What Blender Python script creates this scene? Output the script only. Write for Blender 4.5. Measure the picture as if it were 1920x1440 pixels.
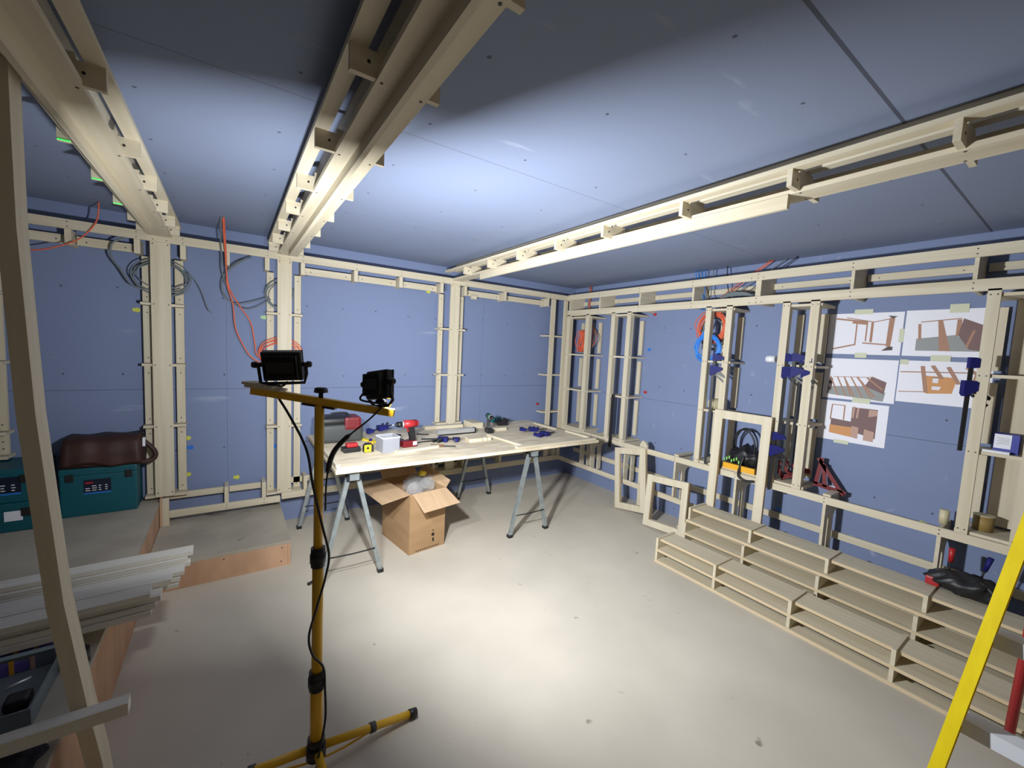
import bpy, bmesh, math, random
from mathutils import Vector, Matrix
random.seed(7)
for o in list(bpy.data.objects): bpy.data.objects.remove(o)
S = bpy.context.scene
COL = S.collection

# ------------------------------------------------------------ camera
def cam_axes(yaw, pitch, roll):
    cy, sy, cp, sp = math.cos(yaw), math.sin(yaw), math.cos(pitch), math.sin(pitch)
    f = Vector((sy*cp, cy*cp, -sp)); r = Vector((cy, -sy, 0)); d = f.cross(r)
    cr, sr = math.cos(roll), math.sin(roll)
    return r*cr + d*sr, d*cr - r*sr, f
r_, d_, f_ = cam_axes(math.radians(34.5375), math.radians(4.693), math.radians(-2.7749))
cd = bpy.data.cameras.new('camera'); cam = bpy.data.objects.new('camera', cd); COL.objects.link(cam)
cam.matrix_world = Matrix(((r_.x, -d_.x, -f_.x, 0), (r_.y, -d_.y, -f_.y, 0), (r_.z, -d_.z, -f_.z, 1.6), (0, 0, 0, 1)))
cd.sensor_width = 36; cd.lens = 769.08/1920*36; cd.clip_start = 0.02
S.camera = cam
# ------------------------------------------------------------ world, exposure
w = bpy.data.worlds.new('world'); S.world = w; w.use_nodes = True
w.node_tree.nodes['Background'].inputs[0].default_value = (1.0, 0.84, 0.60, 1)
w.node_tree.nodes['Background'].inputs[1].default_value = 0.055
vs = S.view_settings
vs.view_transform = 'Standard'; vs.look = 'None'; vs.gamma = 1; vs.use_curve_mapping = False
vs.exposure = 1.5
S.cycles.max_bounces = 8; S.cycles.diffuse_bounces = 5
LAMP_POWER = (10.5, 29)      # watts of the two work lamps (their lights are built with the lamps)
LAMP_COL = (0.93, 0.97, 1.0)

# ------------------------------------------------------------ materials
def mat(name, col, rough=0.6, metal=0.0, emit=0, alpha=None, trans=0, spec=None):
    m = bpy.data.materials.new(name); m.use_nodes = True
    b = m.node_tree.nodes['Principled BSDF']
    b.inputs['Base Color'].default_value = (*col, 1); b.inputs['Roughness'].default_value = rough
    b.inputs['Metallic'].default_value = metal
    if emit: b.inputs['Emission Color'].default_value = (*col, 1); b.inputs['Emission Strength'].default_value = emit
    if trans: b.inputs['Transmission Weight'].default_value = trans
    if spec is not None: b.inputs['Specular IOR Level'].default_value = spec
    if alpha is not None: b.inputs['Alpha'].default_value = alpha
    return m
def nmat(name, c1, c2, scale=(4, 4, 4), rough=0.7, detail=5, bump=0.0, metal=0, contrast=(0.35, 0.65), c3=None, s3=60, t3=(.62, .7)):
    """base colour mixed by stretched noise in object space"""
    m = mat(name, c1, rough, metal); nt = m.node_tree; N = nt.nodes; b = N['Principled BSDF']
    tc = N.new('ShaderNodeTexCoord'); mp = N.new('ShaderNodeMapping'); mp.inputs['Scale'].default_value = scale
    oi = N.new('ShaderNodeObjectInfo'); va = N.new('ShaderNodeVectorMath'); va.operation = 'ADD'
    nz = N.new('ShaderNodeTexNoise'); nz.inputs['Detail'].default_value = detail; nz.inputs['Scale'].default_value = 1
    rp = N.new('ShaderNodeValToRGB'); rp.color_ramp.elements[0].position, rp.color_ramp.elements[1].position = contrast
    rp.color_ramp.elements[0].color = (*c1, 1); rp.color_ramp.elements[1].color = (*c2, 1)
    L = nt.links.new
    sc = N.new('ShaderNodeMath'); sc.operation = 'MULTIPLY'; sc.inputs[1].default_value = 30
    L(oi.outputs['Random'], sc.inputs[0])
    L(tc.outputs['Object'], mp.inputs[0]); L(mp.outputs[0], va.inputs[0]); L(sc.outputs[0], va.inputs[1])
    L(va.outputs[0], nz.inputs['Vector']); L(nz.outputs[0], rp.inputs[0])
    out = rp.outputs[0]
    if c3:
        n3 = N.new('ShaderNodeTexNoise'); n3.inputs['Scale'].default_value = s3; n3.inputs['Detail'].default_value = 3
        L(tc.outputs['Object'], n3.inputs['Vector'])
        r3 = N.new('ShaderNodeValToRGB'); r3.color_ramp.elements[0].position, r3.color_ramp.elements[1].position = t3
        L(n3.outputs[0], r3.inputs[0])
        mx = N.new('ShaderNodeMix'); mx.data_type = 'RGBA'; L(r3.outputs[0], mx.inputs[0]); L(out, mx.inputs[6]); mx.inputs[7].default_value = (*c3, 1)
        out = mx.outputs[2]
    L(out, b.inputs['Base Color'])
    if bump:
        bp = N.new('ShaderNodeBump'); bp.inputs['Strength'].default_value = bump; bp.inputs['Distance'].default_value = .01
        L(nz.outputs[0], bp.inputs['Height']); L(bp.outputs[0], b.inputs['Normal'])
    return m
W1, W2 = (0.65, 0.585, 0.45), (0.55, 0.475, 0.335)
def wood(n, sx, sy, sz): return nmat(n, W1, W2, (sx, sy, sz), .65, 4, contrast=(.3, .75))
MX = wood('pale ply along x', 1.2, 30, 30); MY = wood('pale ply along y', 30, 1.2, 30); MZ = wood('pale ply upright', 30, 30, 1.2)
MEDGE = nmat('plywood edge', (.80, .66, .44), (.55, .40, .24), (8, 8, 300), .7, 2)
MWARM = nmat('warm ply edge', (.66, .54, .36), (.58, .45, .28), (30, 2, 200), .65, 3)
MTOP = nmat('dusty plywood sheet', (.78, .68, .50), (.52, .43, .31), (5, 14, 5), .75, 7, contrast=(.35, .7))
MTAN = nmat('reddish plywood', (.60, .37, .23), (.47, .28, .17), (6, 6, 2), .7, 5)
MDUST = nmat('dusty chipboard', (.47, .42, .34), (.36, .32, .26), (3, 3, 3), .9, 8, c3=(.22, .19, .15), s3=5, t3=(.66, .72))
MSCREW = mat('screw head', (.05, .045, .04), .5, .6)
MBLACK = mat('black plastic', (.012, .012, .014), .45)
MSOOT = mat('black powder coat', (.008, .008, .009), .5)
MYEL = mat('yellow painted steel', (.74, .42, .02), .4)
MNAVY = mat('navy plastic', (.012, .014, .13), .6, spec=.25)
MSTEEL = nmat('galvanised steel', (.42, .47, .48), (.32, .36, .38), (20, 20, 20), .4, 3, metal=.6)
MSILV = mat('aluminium', (.75, .77, .80), .35, .8)
MTREAD = mat('bright aluminium tread', (.80, .84, .92), .4, .0)
MDSTEEL = mat('dark steel bar', (.02, .02, .022), .5, spec=.3)
MRED = mat('red plastic', (.42, .02, .025), .4)
MDRED = mat('dark red plastic', (.17, .008, .012), .5)
MORNG = mat('orange cable sheath', (.72, .13, .055), .5)
MBLUEC = mat('blue cable sheath', (.03, .22, .70), .4)
MGREYC = mat('grey cable sheath', (.16, .19, .20), .5)
MTEAL = mat('teal plastic case', (.0, .085, .115), .5)
MTEALT = mat('teal tool body', (.0, .14, .15), .45)
MGREEN = mat('dark green tool body', (.01, .07, .055), .45)
MLEATH = nmat('brown leather', (.052, .018, .013), (.032, .011, .009), (9, 9, 9), .6, 5, bump=.3)
MCARD = nmat('cardboard', (.40, .25, .13), (.34, .205, .10), (3, 3, 12), .8, 4)
MCARDI = nmat('cardboard inner face', (.50, .35, .22), (.44, .30, .18), (25, 3, 3), .8, 3)
MPAPER = mat('white paper', (.80, .80, .88), .6)
MTAPE = mat('masking tape', (.62, .64, .48), .7)
MSKY = mat('blue plastic', (.02, .18, .62), .4)
MYELB = mat('bright yellow plastic', (.80, .62, .02), .4)
MYORG = mat('orange yellow plastic', (.80, .40, .02), .45)
MGRP = nmat('yellow fibreglass', (.95, .74, .01), (.88, .66, .008), (40, 40, 3), .4, 3)
MGREY = mat('grey plastic', (.055, .06, .06), .55)
MCLR = mat('clear plastic', (.92, .95, .98), .12, trans=.92, alpha=None)
MFILM = mat('clear film', (.75, .8, .85), .06, alpha=.16)
MFABRIC = nmat('dark navy fleece', (.008, .011, .022), (.02, .022, .035), (60, 60, 60), .95, 4, bump=.4)
MWHITEP = mat('white plastic', (.78, .80, .84), .5)
MCREAM = mat('cream tape roll', (.62, .55, .36), .5)
MGREENG = mat('green laser line', (.05, 1.0, .12), .5, emit=.45)  # emission imitates laser light falling on the beam blocks
MGTXT = mat('green print', (.25, .62, .15), .6)
MLED = mat('lit lamp panel', (1, .98, .93), .4, emit=8)

MPALE = nmat('planed pale plank', (.74, .71, .64), (.66, .62, .54), (1.2, 30, 30), .6, 3)
def board_mat(name, axes, ulines, vlines, dotu=.3, dotv=.6, col=(.185, .232, .385)):
    """blue plasterboard: joints at given coordinates, screw dots on a grid, scuffs. axes = indices of u and v"""
    m = mat(name, col, .75); nt = m.node_tree; N = nt.nodes; L = nt.links.new; b = N['Principled BSDF']
    tc = N.new('ShaderNodeTexCoord'); sp = N.new('ShaderNodeSeparateXYZ'); L(tc.outputs['Object'], sp.inputs[0])
    def M(op, a, c=None, d=None):
        n = N.new('ShaderNodeMath'); n.operation = op
        for i, v in enumerate((a, c, d)):
            if v is None: continue
            if isinstance(v, (int, float)): n.inputs[i].default_value = v
            else: L(v, n.inputs[i])
        return n.outputs[0]
    u, v = sp.outputs[axes[0]], sp.outputs[axes[1]]
    nz = N.new('ShaderNodeTexNoise'); nz.inputs['Scale'].default_value = 1.3; nz.inputs['Detail'].default_value = 4; L(tc.outputs['Object'], nz.inputs['Vector'])
    rp = N.new('ShaderNodeValToRGB'); rp.color_ramp.elements[0].color = (*[c*.93 for c in col], 1); rp.color_ramp.elements[1].color = (*[c*1.07 for c in col], 1)
    L(nz.outputs[0], rp.inputs[0])
    dark = None
    for src, lines in ((u, ulines), (v, vlines)):
        for pos, hw in lines:
            t = M('LESS_THAN', M('ABSOLUTE', M('SUBTRACT', src, pos)), hw)
            dark = t if dark is None else M('MAXIMUM', dark, t)
    jn = N.new('ShaderNodeTexNoise'); jn.inputs['Scale'].default_value = 1.5; L(tc.outputs['Object'], jn.inputs['Vector'])
    jit = M('MULTIPLY', M('SUBTRACT', jn.outputs[0], .5), .12)
    du = M('SUBTRACT', M('PINGPONG', M('ADD', u, jit), dotu/2), dotu/2*.5)
    # distance to nearest grid point
    gu = M('SUBTRACT', M('MODULO', M('ADD', M('ADD', u, jit), 50.0), dotu), dotu/2)
    gv = M('SUBTRACT', M('MODULO', M('ADD', M('SUBTRACT', v, jit), 50.0), dotv), dotv/2)
    dd = M('SQRT', M('ADD', M('MULTIPLY', gu, gu), M('MULTIPLY', gv, gv)))
    dot = M('LESS_THAN', dd, .0065)
    allm = dot if dark is None else M('MAXIMUM', dot, dark)
    mx = N.new('ShaderNodeMix'); mx.data_type = 'RGBA'; L(M('MULTIPLY', allm, .75), mx.inputs[0]); L(rp.outputs[0], mx.inputs[6]); mx.inputs[7].default_value = (.03, .03, .045, 1)
    # pale scuffs
    mp = N.new('ShaderNodeMapping'); mp.inputs['Scale'].default_value = (1.2, 7, 7); mp.inputs['Rotation'].default_value = (.3, .2, .5)
    L(tc.outputs['Object'], mp.inputs[0])
    n2 = N.new('ShaderNodeTexNoise'); n2.inputs['Scale'].default_value = 1.6; n2.inputs['Detail'].default_value = 9; L(mp.outputs[0], n2.inputs['Vector'])
    r2 = N.new('ShaderNodeValToRGB'); r2.color_ramp.elements[0].position = .67; r2.color_ramp.elements[1].position = .78
    r2.color_ramp.elements[1].color = (.5, .5, .5, 1); L(n2.outputs[0], r2.inputs[0])
    m2 = N.new('ShaderNodeMix'); m2.data_type = 'RGBA'; L(r2.outputs[0], m2.inputs[0]); L(mx.outputs[2], m2.inputs[6]); m2.inputs[7].default_value = (.42, .46, .58, 1)
    L(m2.outputs[2], b.inputs['Base Color'])
    return m
MWB = board_mat('plasterboard back', (0, 2), [(-.028, .0009), (2.33, .0009)], [(1.18, .0016)])
MWR = board_mat('plasterboard right', (1, 2), [(1.95, .0008)], [(1.15, .0016)])
MWL = board_mat('plasterboard side', (1, 2), [], [(1.18, .003)])
MCEIL = board_mat('plasterboard ceiling', (0, 1), [(2.28, .0008)], [(.475, .0055), (1.65, .0014), (2.85, .0008)], .45, .45, (.205, .245, .36))
MFLOOR = nmat('dusty screed floor', (.61, .555, .465), (.50, .455, .38), (1.6, 1.6, 1.6), .85, 9, contrast=(.3, .7), c3=(.25, .22, .17), s3=9, t3=(.71, .76))

# ------------------------------------------------------------ builders
ORG = {}
def thing(name, label, cat, loc=(0, 0, 0), rot=(0, 0, 0), group=None, kind=None):
    o = bpy.data.objects.new(name, None); COL.objects.link(o); o.empty_display_size = .05
    o.location = loc; o.rotation_euler = rot; o['label'] = label; o['category'] = cat
    if group: o['group'] = group
    if kind: o['kind'] = kind
    ORG[o.name] = Vector(loc)
    return o
def tag(o, label, cat, group=None):
    o['label'] = label; o['category'] = cat
    if group: o['group'] = group
    return o
def obj(name, bm, m, parent=None, world=False, smooth=False, label=None, loc=None):
    """link bm as one mesh. world=True: vertices are world coordinates, moved into the thing's frame"""
    org = ORG.get(parent.name, Vector()) if parent else Vector()
    if world and parent: bmesh.ops.translate(bm, verts=bm.verts, vec=-org)
    if world and not parent:
        c = Vector((0, 0, 0)); lo = Vector((1e9,)*3); hi = -lo
        for v in bm.verts:
            lo = Vector(map(min, lo, v.co)); hi = Vector(map(max, hi, v.co))
        c = Vector(((lo.x+hi.x)/2, (lo.y+hi.y)/2, lo.z)); bmesh.ops.translate(bm, verts=bm.verts, vec=-c); loc = c
    bmesh.ops.recalc_face_normals(bm, faces=bm.faces)
    me = bpy.data.meshes.new(name); bm.to_mesh(me); bm.free()
    for x in (m if isinstance(m, (list, tuple)) else (m,)): me.materials.append(x)
    if smooth:
        for p in me.polygons: p.use_smooth = True
    o = bpy.data.objects.new(name, me); COL.objects.link(o)
    if loc is not None: o.location = loc
    if parent: o.parent = parent
    ORG[o.name] = org
    if label: o['label'] = label
    return o
def struct(name, bm, m, **k):
    o = obj(name, bm, m, None, **k); o['kind'] = 'structure'; return o
def box(bm, x0, x1, y0, y1, z0, z1, mi=0, M=None):
    vs_ = [bm.verts.new((x, y, z)) for x in (x0, x1) for y in (y0, y1) for z in (z0, z1)]
    for f in ((0, 1, 3, 2), (4, 6, 7, 5), (0, 4, 5, 1), (2, 3, 7, 6), (0, 2, 6, 4), (1, 5, 7, 3)):
        fc = bm.faces.new([vs_[i] for i in f]); fc.material_index = mi
    if M: bmesh.ops.transform(bm, matrix=M, verts=vs_)
    return vs_
def B(*bs, M=None):
    bm = bmesh.new()
    for b in bs: box(bm, *b, M=M)
    return bm
def rbox(bm, x0, x1, y0, y1, z0, z1, r=.01, seg=2, M=None):
    vs_ = box(bm, x0, x1, y0, y1, z0, z1)
    es = list({e for v in vs_ for e in v.link_edges})
    res = bmesh.ops.bevel(bm, geom=es, offset=r, segments=seg, affect='EDGES', profile=.6)
    if M:
        vv = set(res['verts']) | {v for f in res['faces'] for v in f.verts}
        allv = set(vv)
        for v in list(allv):
            for e in v.link_edges: allv.update(e.verts)
        bmesh.ops.transform(bm, matrix=M, verts=list(allv))
    return bm
def RB(*a, **k):
    bm = bmesh.new(); M = k.pop('M', None); rbox(bm, *a, **k)
    if M: bmesh.ops.transform(bm, matrix=M, verts=bm.verts)
    return bm
def cyl(bm, p0, p1, r0, r1=None, n=12, caps=True, mi=0):
    p0, p1 = Vector(p0), Vector(p1); r1 = r0 if r1 is None else r1
    d = (p1-p0).normalized(); a = d.orthogonal().normalized(); b = d.cross(a)
    A = [bm.verts.new(p0 + (a*math.cos(t)+b*math.sin(t))*r0) for t in [2*math.pi*i/n for i in range(n)]]
    C = [bm.verts.new(p1 + (a*math.cos(t)+b*math.sin(t))*r1) for t in [2*math.pi*i/n for i in range(n)]]
    for i in range(n):
        f = bm.faces.new((A[i], A[(i+1) % n], C[(i+1) % n], C[i])); f.material_index = mi; f.smooth = True
    if caps:
        bm.faces.new(A[::-1]).material_index = mi; bm.faces.new(C).material_index = mi
    return bm
def CY(*a, **k): return cyl(bmesh.new(), *a, **k)
def prism(bm, pts, axis, a0, a1, mi=0, M=None):
    """extrude polygon pts (2-D) along axis from a0 to a1"""
    def P(p, a):
        return {0: (a, p[0], p[1]), 1: (p[0], a, p[1]), 2: (p[0], p[1], a)}[axis]
    A = [bm.verts.new(P(p, a0)) for p in pts]; C = [bm.verts.new(P(p, a1)) for p in pts]
    n = len(pts)
    for i in range(n): bm.faces.new((A[i], A[(i+1) % n], C[(i+1) % n], C[i])).material_index = mi
    bm.faces.new(A[::-1]).material_index = mi; bm.faces.new(C).material_index = mi
    if M: bmesh.ops.transform(bm, matrix=M, verts=A+C)
    return bm
def catmull(pts, k=8):
    pts = [Vector(p) for p in pts]; P = [pts[0]*2-pts[1]] + pts + [pts[-1]*2-pts[-2]]; out = []
    for i in range(1, len(P)-2):
        a, b, c, d = P[i-1], P[i], P[i+1], P[i+2]
        for j in range(k):
            t = j/k
            out.append(.5*((2*b)+(c-a)*t+(2*a-5*b+4*c-d)*t*t+(3*b-a-3*c+d)*t**3))
    out.append(pts[-1]); return out
def tube(bm, pts, r, n=6, smooth_k=8, closed=False, rfun=None):
    path = catmull(pts, smooth_k) if smooth_k else [Vector(p) for p in pts]
    rings = []; prev = None
    for i, p in enumerate(path):
        q0 = path[max(0, i-1)]; q1 = path[min(len(path)-1, i+1)]; d = (q1-q0)
        if d.length < 1e-7: continue
        d.normalize()
        a = d.orthogonal().normalized() if prev is None else (prev - d*prev.dot(d))
        if a.length < 1e-5: a = d.orthogonal()
        a.normalize(); prev = a; b = d.cross(a); rr = rfun(i/(len(path)-1)) if rfun else r
        rings.append([bm.verts.new(p+(a*math.cos(2*math.pi*j/n)+b*math.sin(2*math.pi*j/n))*rr) for j in range(n)])
    for A, C in zip(rings, rings[1:]):
        for j in range(n): bm.faces.new((A[j], A[(j+1) % n], C[(j+1) % n], C[j])).smooth = True
    bm.faces.new(rings[0][::-1]); bm.faces.new(rings[-1])
    return bm
def edgeify(bm, axis, mi=1):
    bm.normal_update()
    for f in bm.faces:
        if abs(f.normal[axis]) > .9: f.material_index = mi
    return bm
def T(*a, **k): return tube(bmesh.new(), *a, **k)
def dots(bm, pts, axis, r=.0045, mi=1, h=.0012):
    for p in pts:
        d = Vector((0, 0, 0)); d[abs(axis)-1] = h*(1 if axis > 0 else -1)
        cyl(bm, p, Vector(p)+d, r, n=6, mi=mi)
def copy_tree(o, parent=None):
    c = o.copy(); COL.objects.link(c); c.parent = parent if parent else None; ORG[c.name] = ORG.get(o.name, Vector())
    for ch in list(o.children): copy_tree(ch, c)
    return c
def Rz(a): return Matrix.Rotation(a, 4, 'Z')
def Rx(a): return Matrix.Rotation(a, 4, 'X')
def Ry(a): return Matrix.Rotation(a, 4, 'Y')
def Tr(*v): return Matrix.Translation(Vector(v))

# ------------------------------------------------------------ room
BY, RX, CZ, LX, FY = 4.016, 3.70, 2.43, -2.7, -1.2
struct('floor', B((LX-.1, RX+.1, FY-.1, BY+.1, -.1, 0)), MFLOOR)
struct('ceiling', B((LX-.1, RX+.1, FY-.1, BY+.1, CZ, CZ+.1)), MCEIL)
struct('wall_back', B((LX, RX, BY, BY+.1, 0, CZ)), MWB)
struct('wall_right', B((RX, RX+.1, FY, BY+.1, 0, CZ)), MWR)
struct('wall_left', B((LX-.1, LX, FY, BY+.1, 0, CZ)), MWL)
# raised floor and step on the left
def platform(name, x0, x1, y0, y1, h, label):
    t = thing(name, label, 'platform', ((x0+x1)/2, (y0+y1)/2, 0))
    obj('deck', B((x0, x1, y0, y1, h-.022, h)), MDUST, t, world=True)
    bm = bmesh.new(); box(bm, x1-.018, x1-.001, y0+.001, y1, 0, h-.022)
    obj('side_panel', bm, MTAN, t, world=True)
    bm = bmesh.new(); box(bm, x0, x1-.019, y0+.001, y0+.018, 0, h-.022)
    dots(bm, [(x0+(x1-x0)*k, y0+.001, h*.75) for k in (.08, .5, .93)] + [(x1-.06, y0+.001, h*.2)], -2)
    obj('front_panel', bm, [MTAN, MSCREW], t, world=True)
    return t
platform('raised_platform', LX+.01, -.44, FY+.01, BY-.002, .36, 'raised dusty chipboard platform filling the left side of the room')
platform('step_platform', -.438, .344, 3.18, BY-.002, .18, 'low chipboard step with a reddish plywood front, beside the raised platform')

# ------------------------------------------------------------ back wall framing
FYB, RYB = 3.89, 3.945       # front faces of front boards / of rear strips
def hrail(x0, x1, z0, z1, y=FYB, th=.018, sc=()):
    bm = B((x0, x1, y-th, y, z0, z1)); return bm
def back_post(x0, x1, z0, z1, rungs, label, sx0, sx1, strips=True, g='board posts fixed along the back wall'):
    """wide front board x0..x1, narrow rear strips to sx0 / sx1, cross rungs"""
    t = thing('timber_post', label, 'post', ((x0+x1)/2, FYB, z0), group=g)
    bm = B((x0, x1, FYB-.018, FYB, z0, z1))
    dots(bm, [(x, FYB-.018, z) for z in rungs+[z1-.03, z1-.075, z0+.03] for x in (x0+.014, x1-.014)], -2)
    obj('front_board', bm, [MZ, MSCREW], t, world=True)
    lv = [z0] + sorted(rungs) + [2.150]
    for a, b in zip(lv, lv[1:]):
        for s0, s1 in ((sx0, sx0+.05), (sx1-.05, sx1)):
            bm = B((s0, s1, RYB, RYB+.02, a+.012, b-.012)); dots(bm, [((s0+s1)/2, RYB, a+.05), ((s0+s1)/2, RYB, b-.06)], -2)
            obj('side_strip', bm, [MZ, MSCREW], t, world=True)
    for z in rungs + [z0]:
        obj('cross_piece', B((sx0-.006, sx1+.006, FYB, BY-.004, z-.009, z+.009)), MX, t, world=True)
    return t
back_post(-1.350, -1.240, .765, 2.30, [.92, 1.37, 1.805], 'board post on the back wall at the far left edge, above the teal cases', -1.405, -1.178)
back_post(-.463, -.353, .395, 2.30, [.92, 1.37, 1.805], 'wide board post on the back wall beside the leather bag, standing on the platform', -.518, -.287)
back_post(.315, .418, .30, 2.30, [.87, 1.34, 1.805], 'wide board post on the back wall behind the left work lamp', .245, .495)
back_post(1.856, 1.960, .30, 2.30, [.80, 1.312, 1.785], 'wide board post on the back wall behind the middle of the workbench', 1.76, 2.04)
# corner post
t = thing('timber_post', 'group of narrow uprights with short rungs in the corner beside the workbench', 'post', (3.3, FYB, .3))
for a, b, y in ((3.192, 3.255, FYB-.018), (3.27, 3.31, RYB), (3.395, 3.45, FYB-.018)):
    obj('upright', B((a, b, y, y+.018, .42 if y == RYB else .3, 2.13 if y == RYB else 2.236)), MZ, t, world=True)
for z in (.86, 1.32, 1.795):
    obj('cross_piece', B((3.15, 3.45, FYB, BY-.004, z-.009, z+.009)), MX, t, world=True)
# top rail
t = thing('timber_rail', 'long double timber rail across the top of the back wall', 'rail', (1.0, FYB, 2.2))
bm = B((-2.6, 3.45, FYB-.036, FYB-.018, 2.238, 2.298))
dots(bm, [(x, FYB-.036, z) for x in (-.86, -.53, -.445, -.37, -.28, .245, .33, .403, .50, .925, 1.33, 1.76, 1.875, 1.945, 2.02, 2.52, 3.15) for z in (2.252, 2.284)], -2, .0035)
obj('front_rail', bm, [MX, MSCREW], t, world=True)
tabs = [-1.6, -.862, -.53, -.282, -.018, .244, .50, .925, 1.335, 1.757, 2.024, 2.52, 3.135]
for x in tabs:
    wv = .016 if x in (-.862, -.018, .925, 2.52) else .016
    obj('spacer', B((x-wv, x+wv, FYB-.017, BY-.004, 2.143, 2.238)), MZ, t, world=True)
tt = [-2.6] + tabs + [3.19]
for a, b in zip(tt, tt[1:]):
    if b-a > .3:
        bm = B((a+.025, b-.025, RYB, RYB+.02, 2.155, 2.212)); dots(bm, [(a+.07, RYB, 2.18), (b-.07, RYB, 2.18)], -2)
        obj('rear_rail', bm, [MX, MSCREW], t, world=True)
obj('spacer', B((2.12, 2.19, RYB-.02, RYB-.002, 2.125, 2.165)), MX, t, world=True)
# low rails
def low_back(x0, x1, zf, zr, tabs, label, loc, dark=False):
    t = thing('timber_rail', label, 'rail', loc)
    bm = B((x0, x1, FYB-.036, FYB-.018, *zf)); dots(bm, [(x, FYB-.036, z) for x in tabs for z in (zf[0]+.014, zf[1]-.014)], -2, .0035)
    obj('front_rail', bm, [MX, MSCREW], t, world=True)
    for x in tabs: obj('spacer', B((x-.014, x+.014, FYB-.017, BY-.004, zf[1]-.01, zr[1]+.02)), MZ, t, world=True)
    tt = [x0] + list(tabs) + [x1]
    for a, b in zip(tt, tt[1:]):
        if b-a > .12: obj('rear_rail', B((a+.018, b-.018, RYB, RYB+.02, *zr)), MX, t, world=True)
    return t
low_back(-.432, .335, (.232, .285), (.345, .392), (-.035, .22), 'short double rail low on the back wall just above the step', (-.05, FYB, .2))
tr = low_back(.346, 3.44, (.252, .308), (.355, .405), (.53, .95, 1.40, 1.73, 2.075, 2.55, 3.0, 3.36), 'double rail low on the back wall in the shade under the workbench', (1.9, FYB, .2))
t = thing('timber_upright', 'small upright plywood piece at the foot of the post beside the step', 'plywood board', (-.40, 3.9, .18))
obj('panel', B((-.425, -.384, FYB-.06, FYB-.037, .182, .39)), MZ, t, world=True)
obj('return_panel', B((-.437, -.426, FYB-.06, BY-.005, .182, .39)), MTAN, t, world=True)

# ------------------------------------------------------------ ceiling beams
def beam(xl, xr, bl, br, ys, y0, y1, fins, label):
    t = thing('ceiling_beam', label, 'beam', ((xl+xr)/2, (y0+y1)/2, 2.24), group='boxed timber beams under the ceiling')
    for a, b in ((xl, xl+.048), (xr-.048, xr)):
        obj('side_strip', B((a, b, y0, y1, 2.345, 2.363)), MY, t, world=True)
    # the beam is carried by hangers up to the ceiling
    obj('ceiling_batten', B(((xl+xr)/2-.022, (xl+xr)/2+.022, y0, y1, 2.363, CZ-.001)), MY, t, world=True)
    for y in ys:
        bm = B((xl+.004, xr-.004, y-.009, y+.009, 2.281, 2.345)); box(bm, (xl+xr)/2-.05, (xl+xr)/2+.05, y-.009, y+.009, 2.345, 2.363)
        dots(bm, [(xl+.05, y-.009, 2.315), (xr-.05, y-.009, 2.315)], -2, .005)
        obj('block', bm, [MX, MSCREW], t, world=True)
    bm = B((bl, br, y0, y1, 2.277, 2.295))
    dots(bm, [(x, y+dy, 2.277) for y in ys for x, dy in ((bl+.014, -.006), (br-.014, .006))], -3)
    obj('bottom_board', bm, [MY, MSCREW], t, world=True)
    for (fa, fb, fz, fy0, fy1) in fins:
        obj('fin', B((fa, fb, fy0, fy1, fz, 2.277)), [MY], t, world=True)
    return t
YS2 = [-1.1, -.65, -.2, .28, .74, 1.15, 1.66, 2.14, 2.59, 3.02, 3.45]
beam(.245, .495, .315, .455, YS2+[3.78], -1.15, 3.853, [(.368, .386, 2.235, -1.15, 3.62)], 'middle ceiling beam directly above the work lamp stand')
beam(-.520, -.285, -.475, -.338, [-1.1, -.6, -.1, .35, .8, 1.25, 1.71, 2.24, 2.69, 3.11, 3.48, 3.76], -1.15, 3.853, [(-.438, -.420, 2.235, -1.15, 3.60)], 'left ceiling beam propped by the slanting timber')
beam(1.775, 2.045, 1.856, 1.97, [-1.1, -.6, -.13, .325, .77, 1.235, 1.74, 2.16, 2.60, 3.03, 3.46], -1.15, 3.853, [(1.85, 1.868, 2.222, .80, 3.28), (1.90, 1.918, 2.24, .82, 3.26)], 'right ceiling beam nearest the papers, with a bright strip under it')
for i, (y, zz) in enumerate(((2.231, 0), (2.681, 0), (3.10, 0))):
    o = obj('laser_line', B((-.514, -.445, y-.0035, y-.0005, 2.2815, 2.2845)), MGREENG, None, world=True)  # thin glowing strip in place of laser light hitting the block edge
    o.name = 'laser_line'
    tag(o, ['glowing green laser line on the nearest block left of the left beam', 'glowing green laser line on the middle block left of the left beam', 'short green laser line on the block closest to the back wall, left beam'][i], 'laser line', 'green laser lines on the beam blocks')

# ------------------------------------------------------------ right wall framing
FX, RXX = 3.45, 3.675
def xr(y0, y1, z0, z1, x=FX, th=.018): return B((x, x+th, y0, y1, z0, z1))
t = thing('timber_ladder_rail', 'long ladder-like double rail along the top of the right wall', 'rail', (FX, 1.5, 2.05))
YL = [3.84, 3.34, 2.786, 2.198, 1.64, 1.04, .484, -.1, -.65]
for (z0, z1, n) in ((2.242, 2.306, 'upper_rail'), (2.052, 2.118, 'lower_rail')):
    bm = xr(-1.0, 3.853, z0, z1, FX-.018)
    dots(bm, [(FX-.018, y, z) for y in YL for z in (z0+.018, z1-.018)] + [(FX-.018, 1.69, z0+.02), (FX-.018, 1.60, z0+.02)], -1, .004)
    obj(n, bm, [MY, MSCREW], t, world=True)
for y in YL:
    bm = bmesh.new()
    th = .02 if y == 1.64 else .009
    prism(bm, [(FX, 2.06), (RX-.004, 2.06), (RX-.004, 2.10), (FX+.12, 2.10), (FX+.12, 2.135), (RX-.004, 2.135), (RX-.004, 2.30), (FX, 2.30)], 1, y-th, y+th)
    obj('divider', bm, MX, t, world=True)
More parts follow.
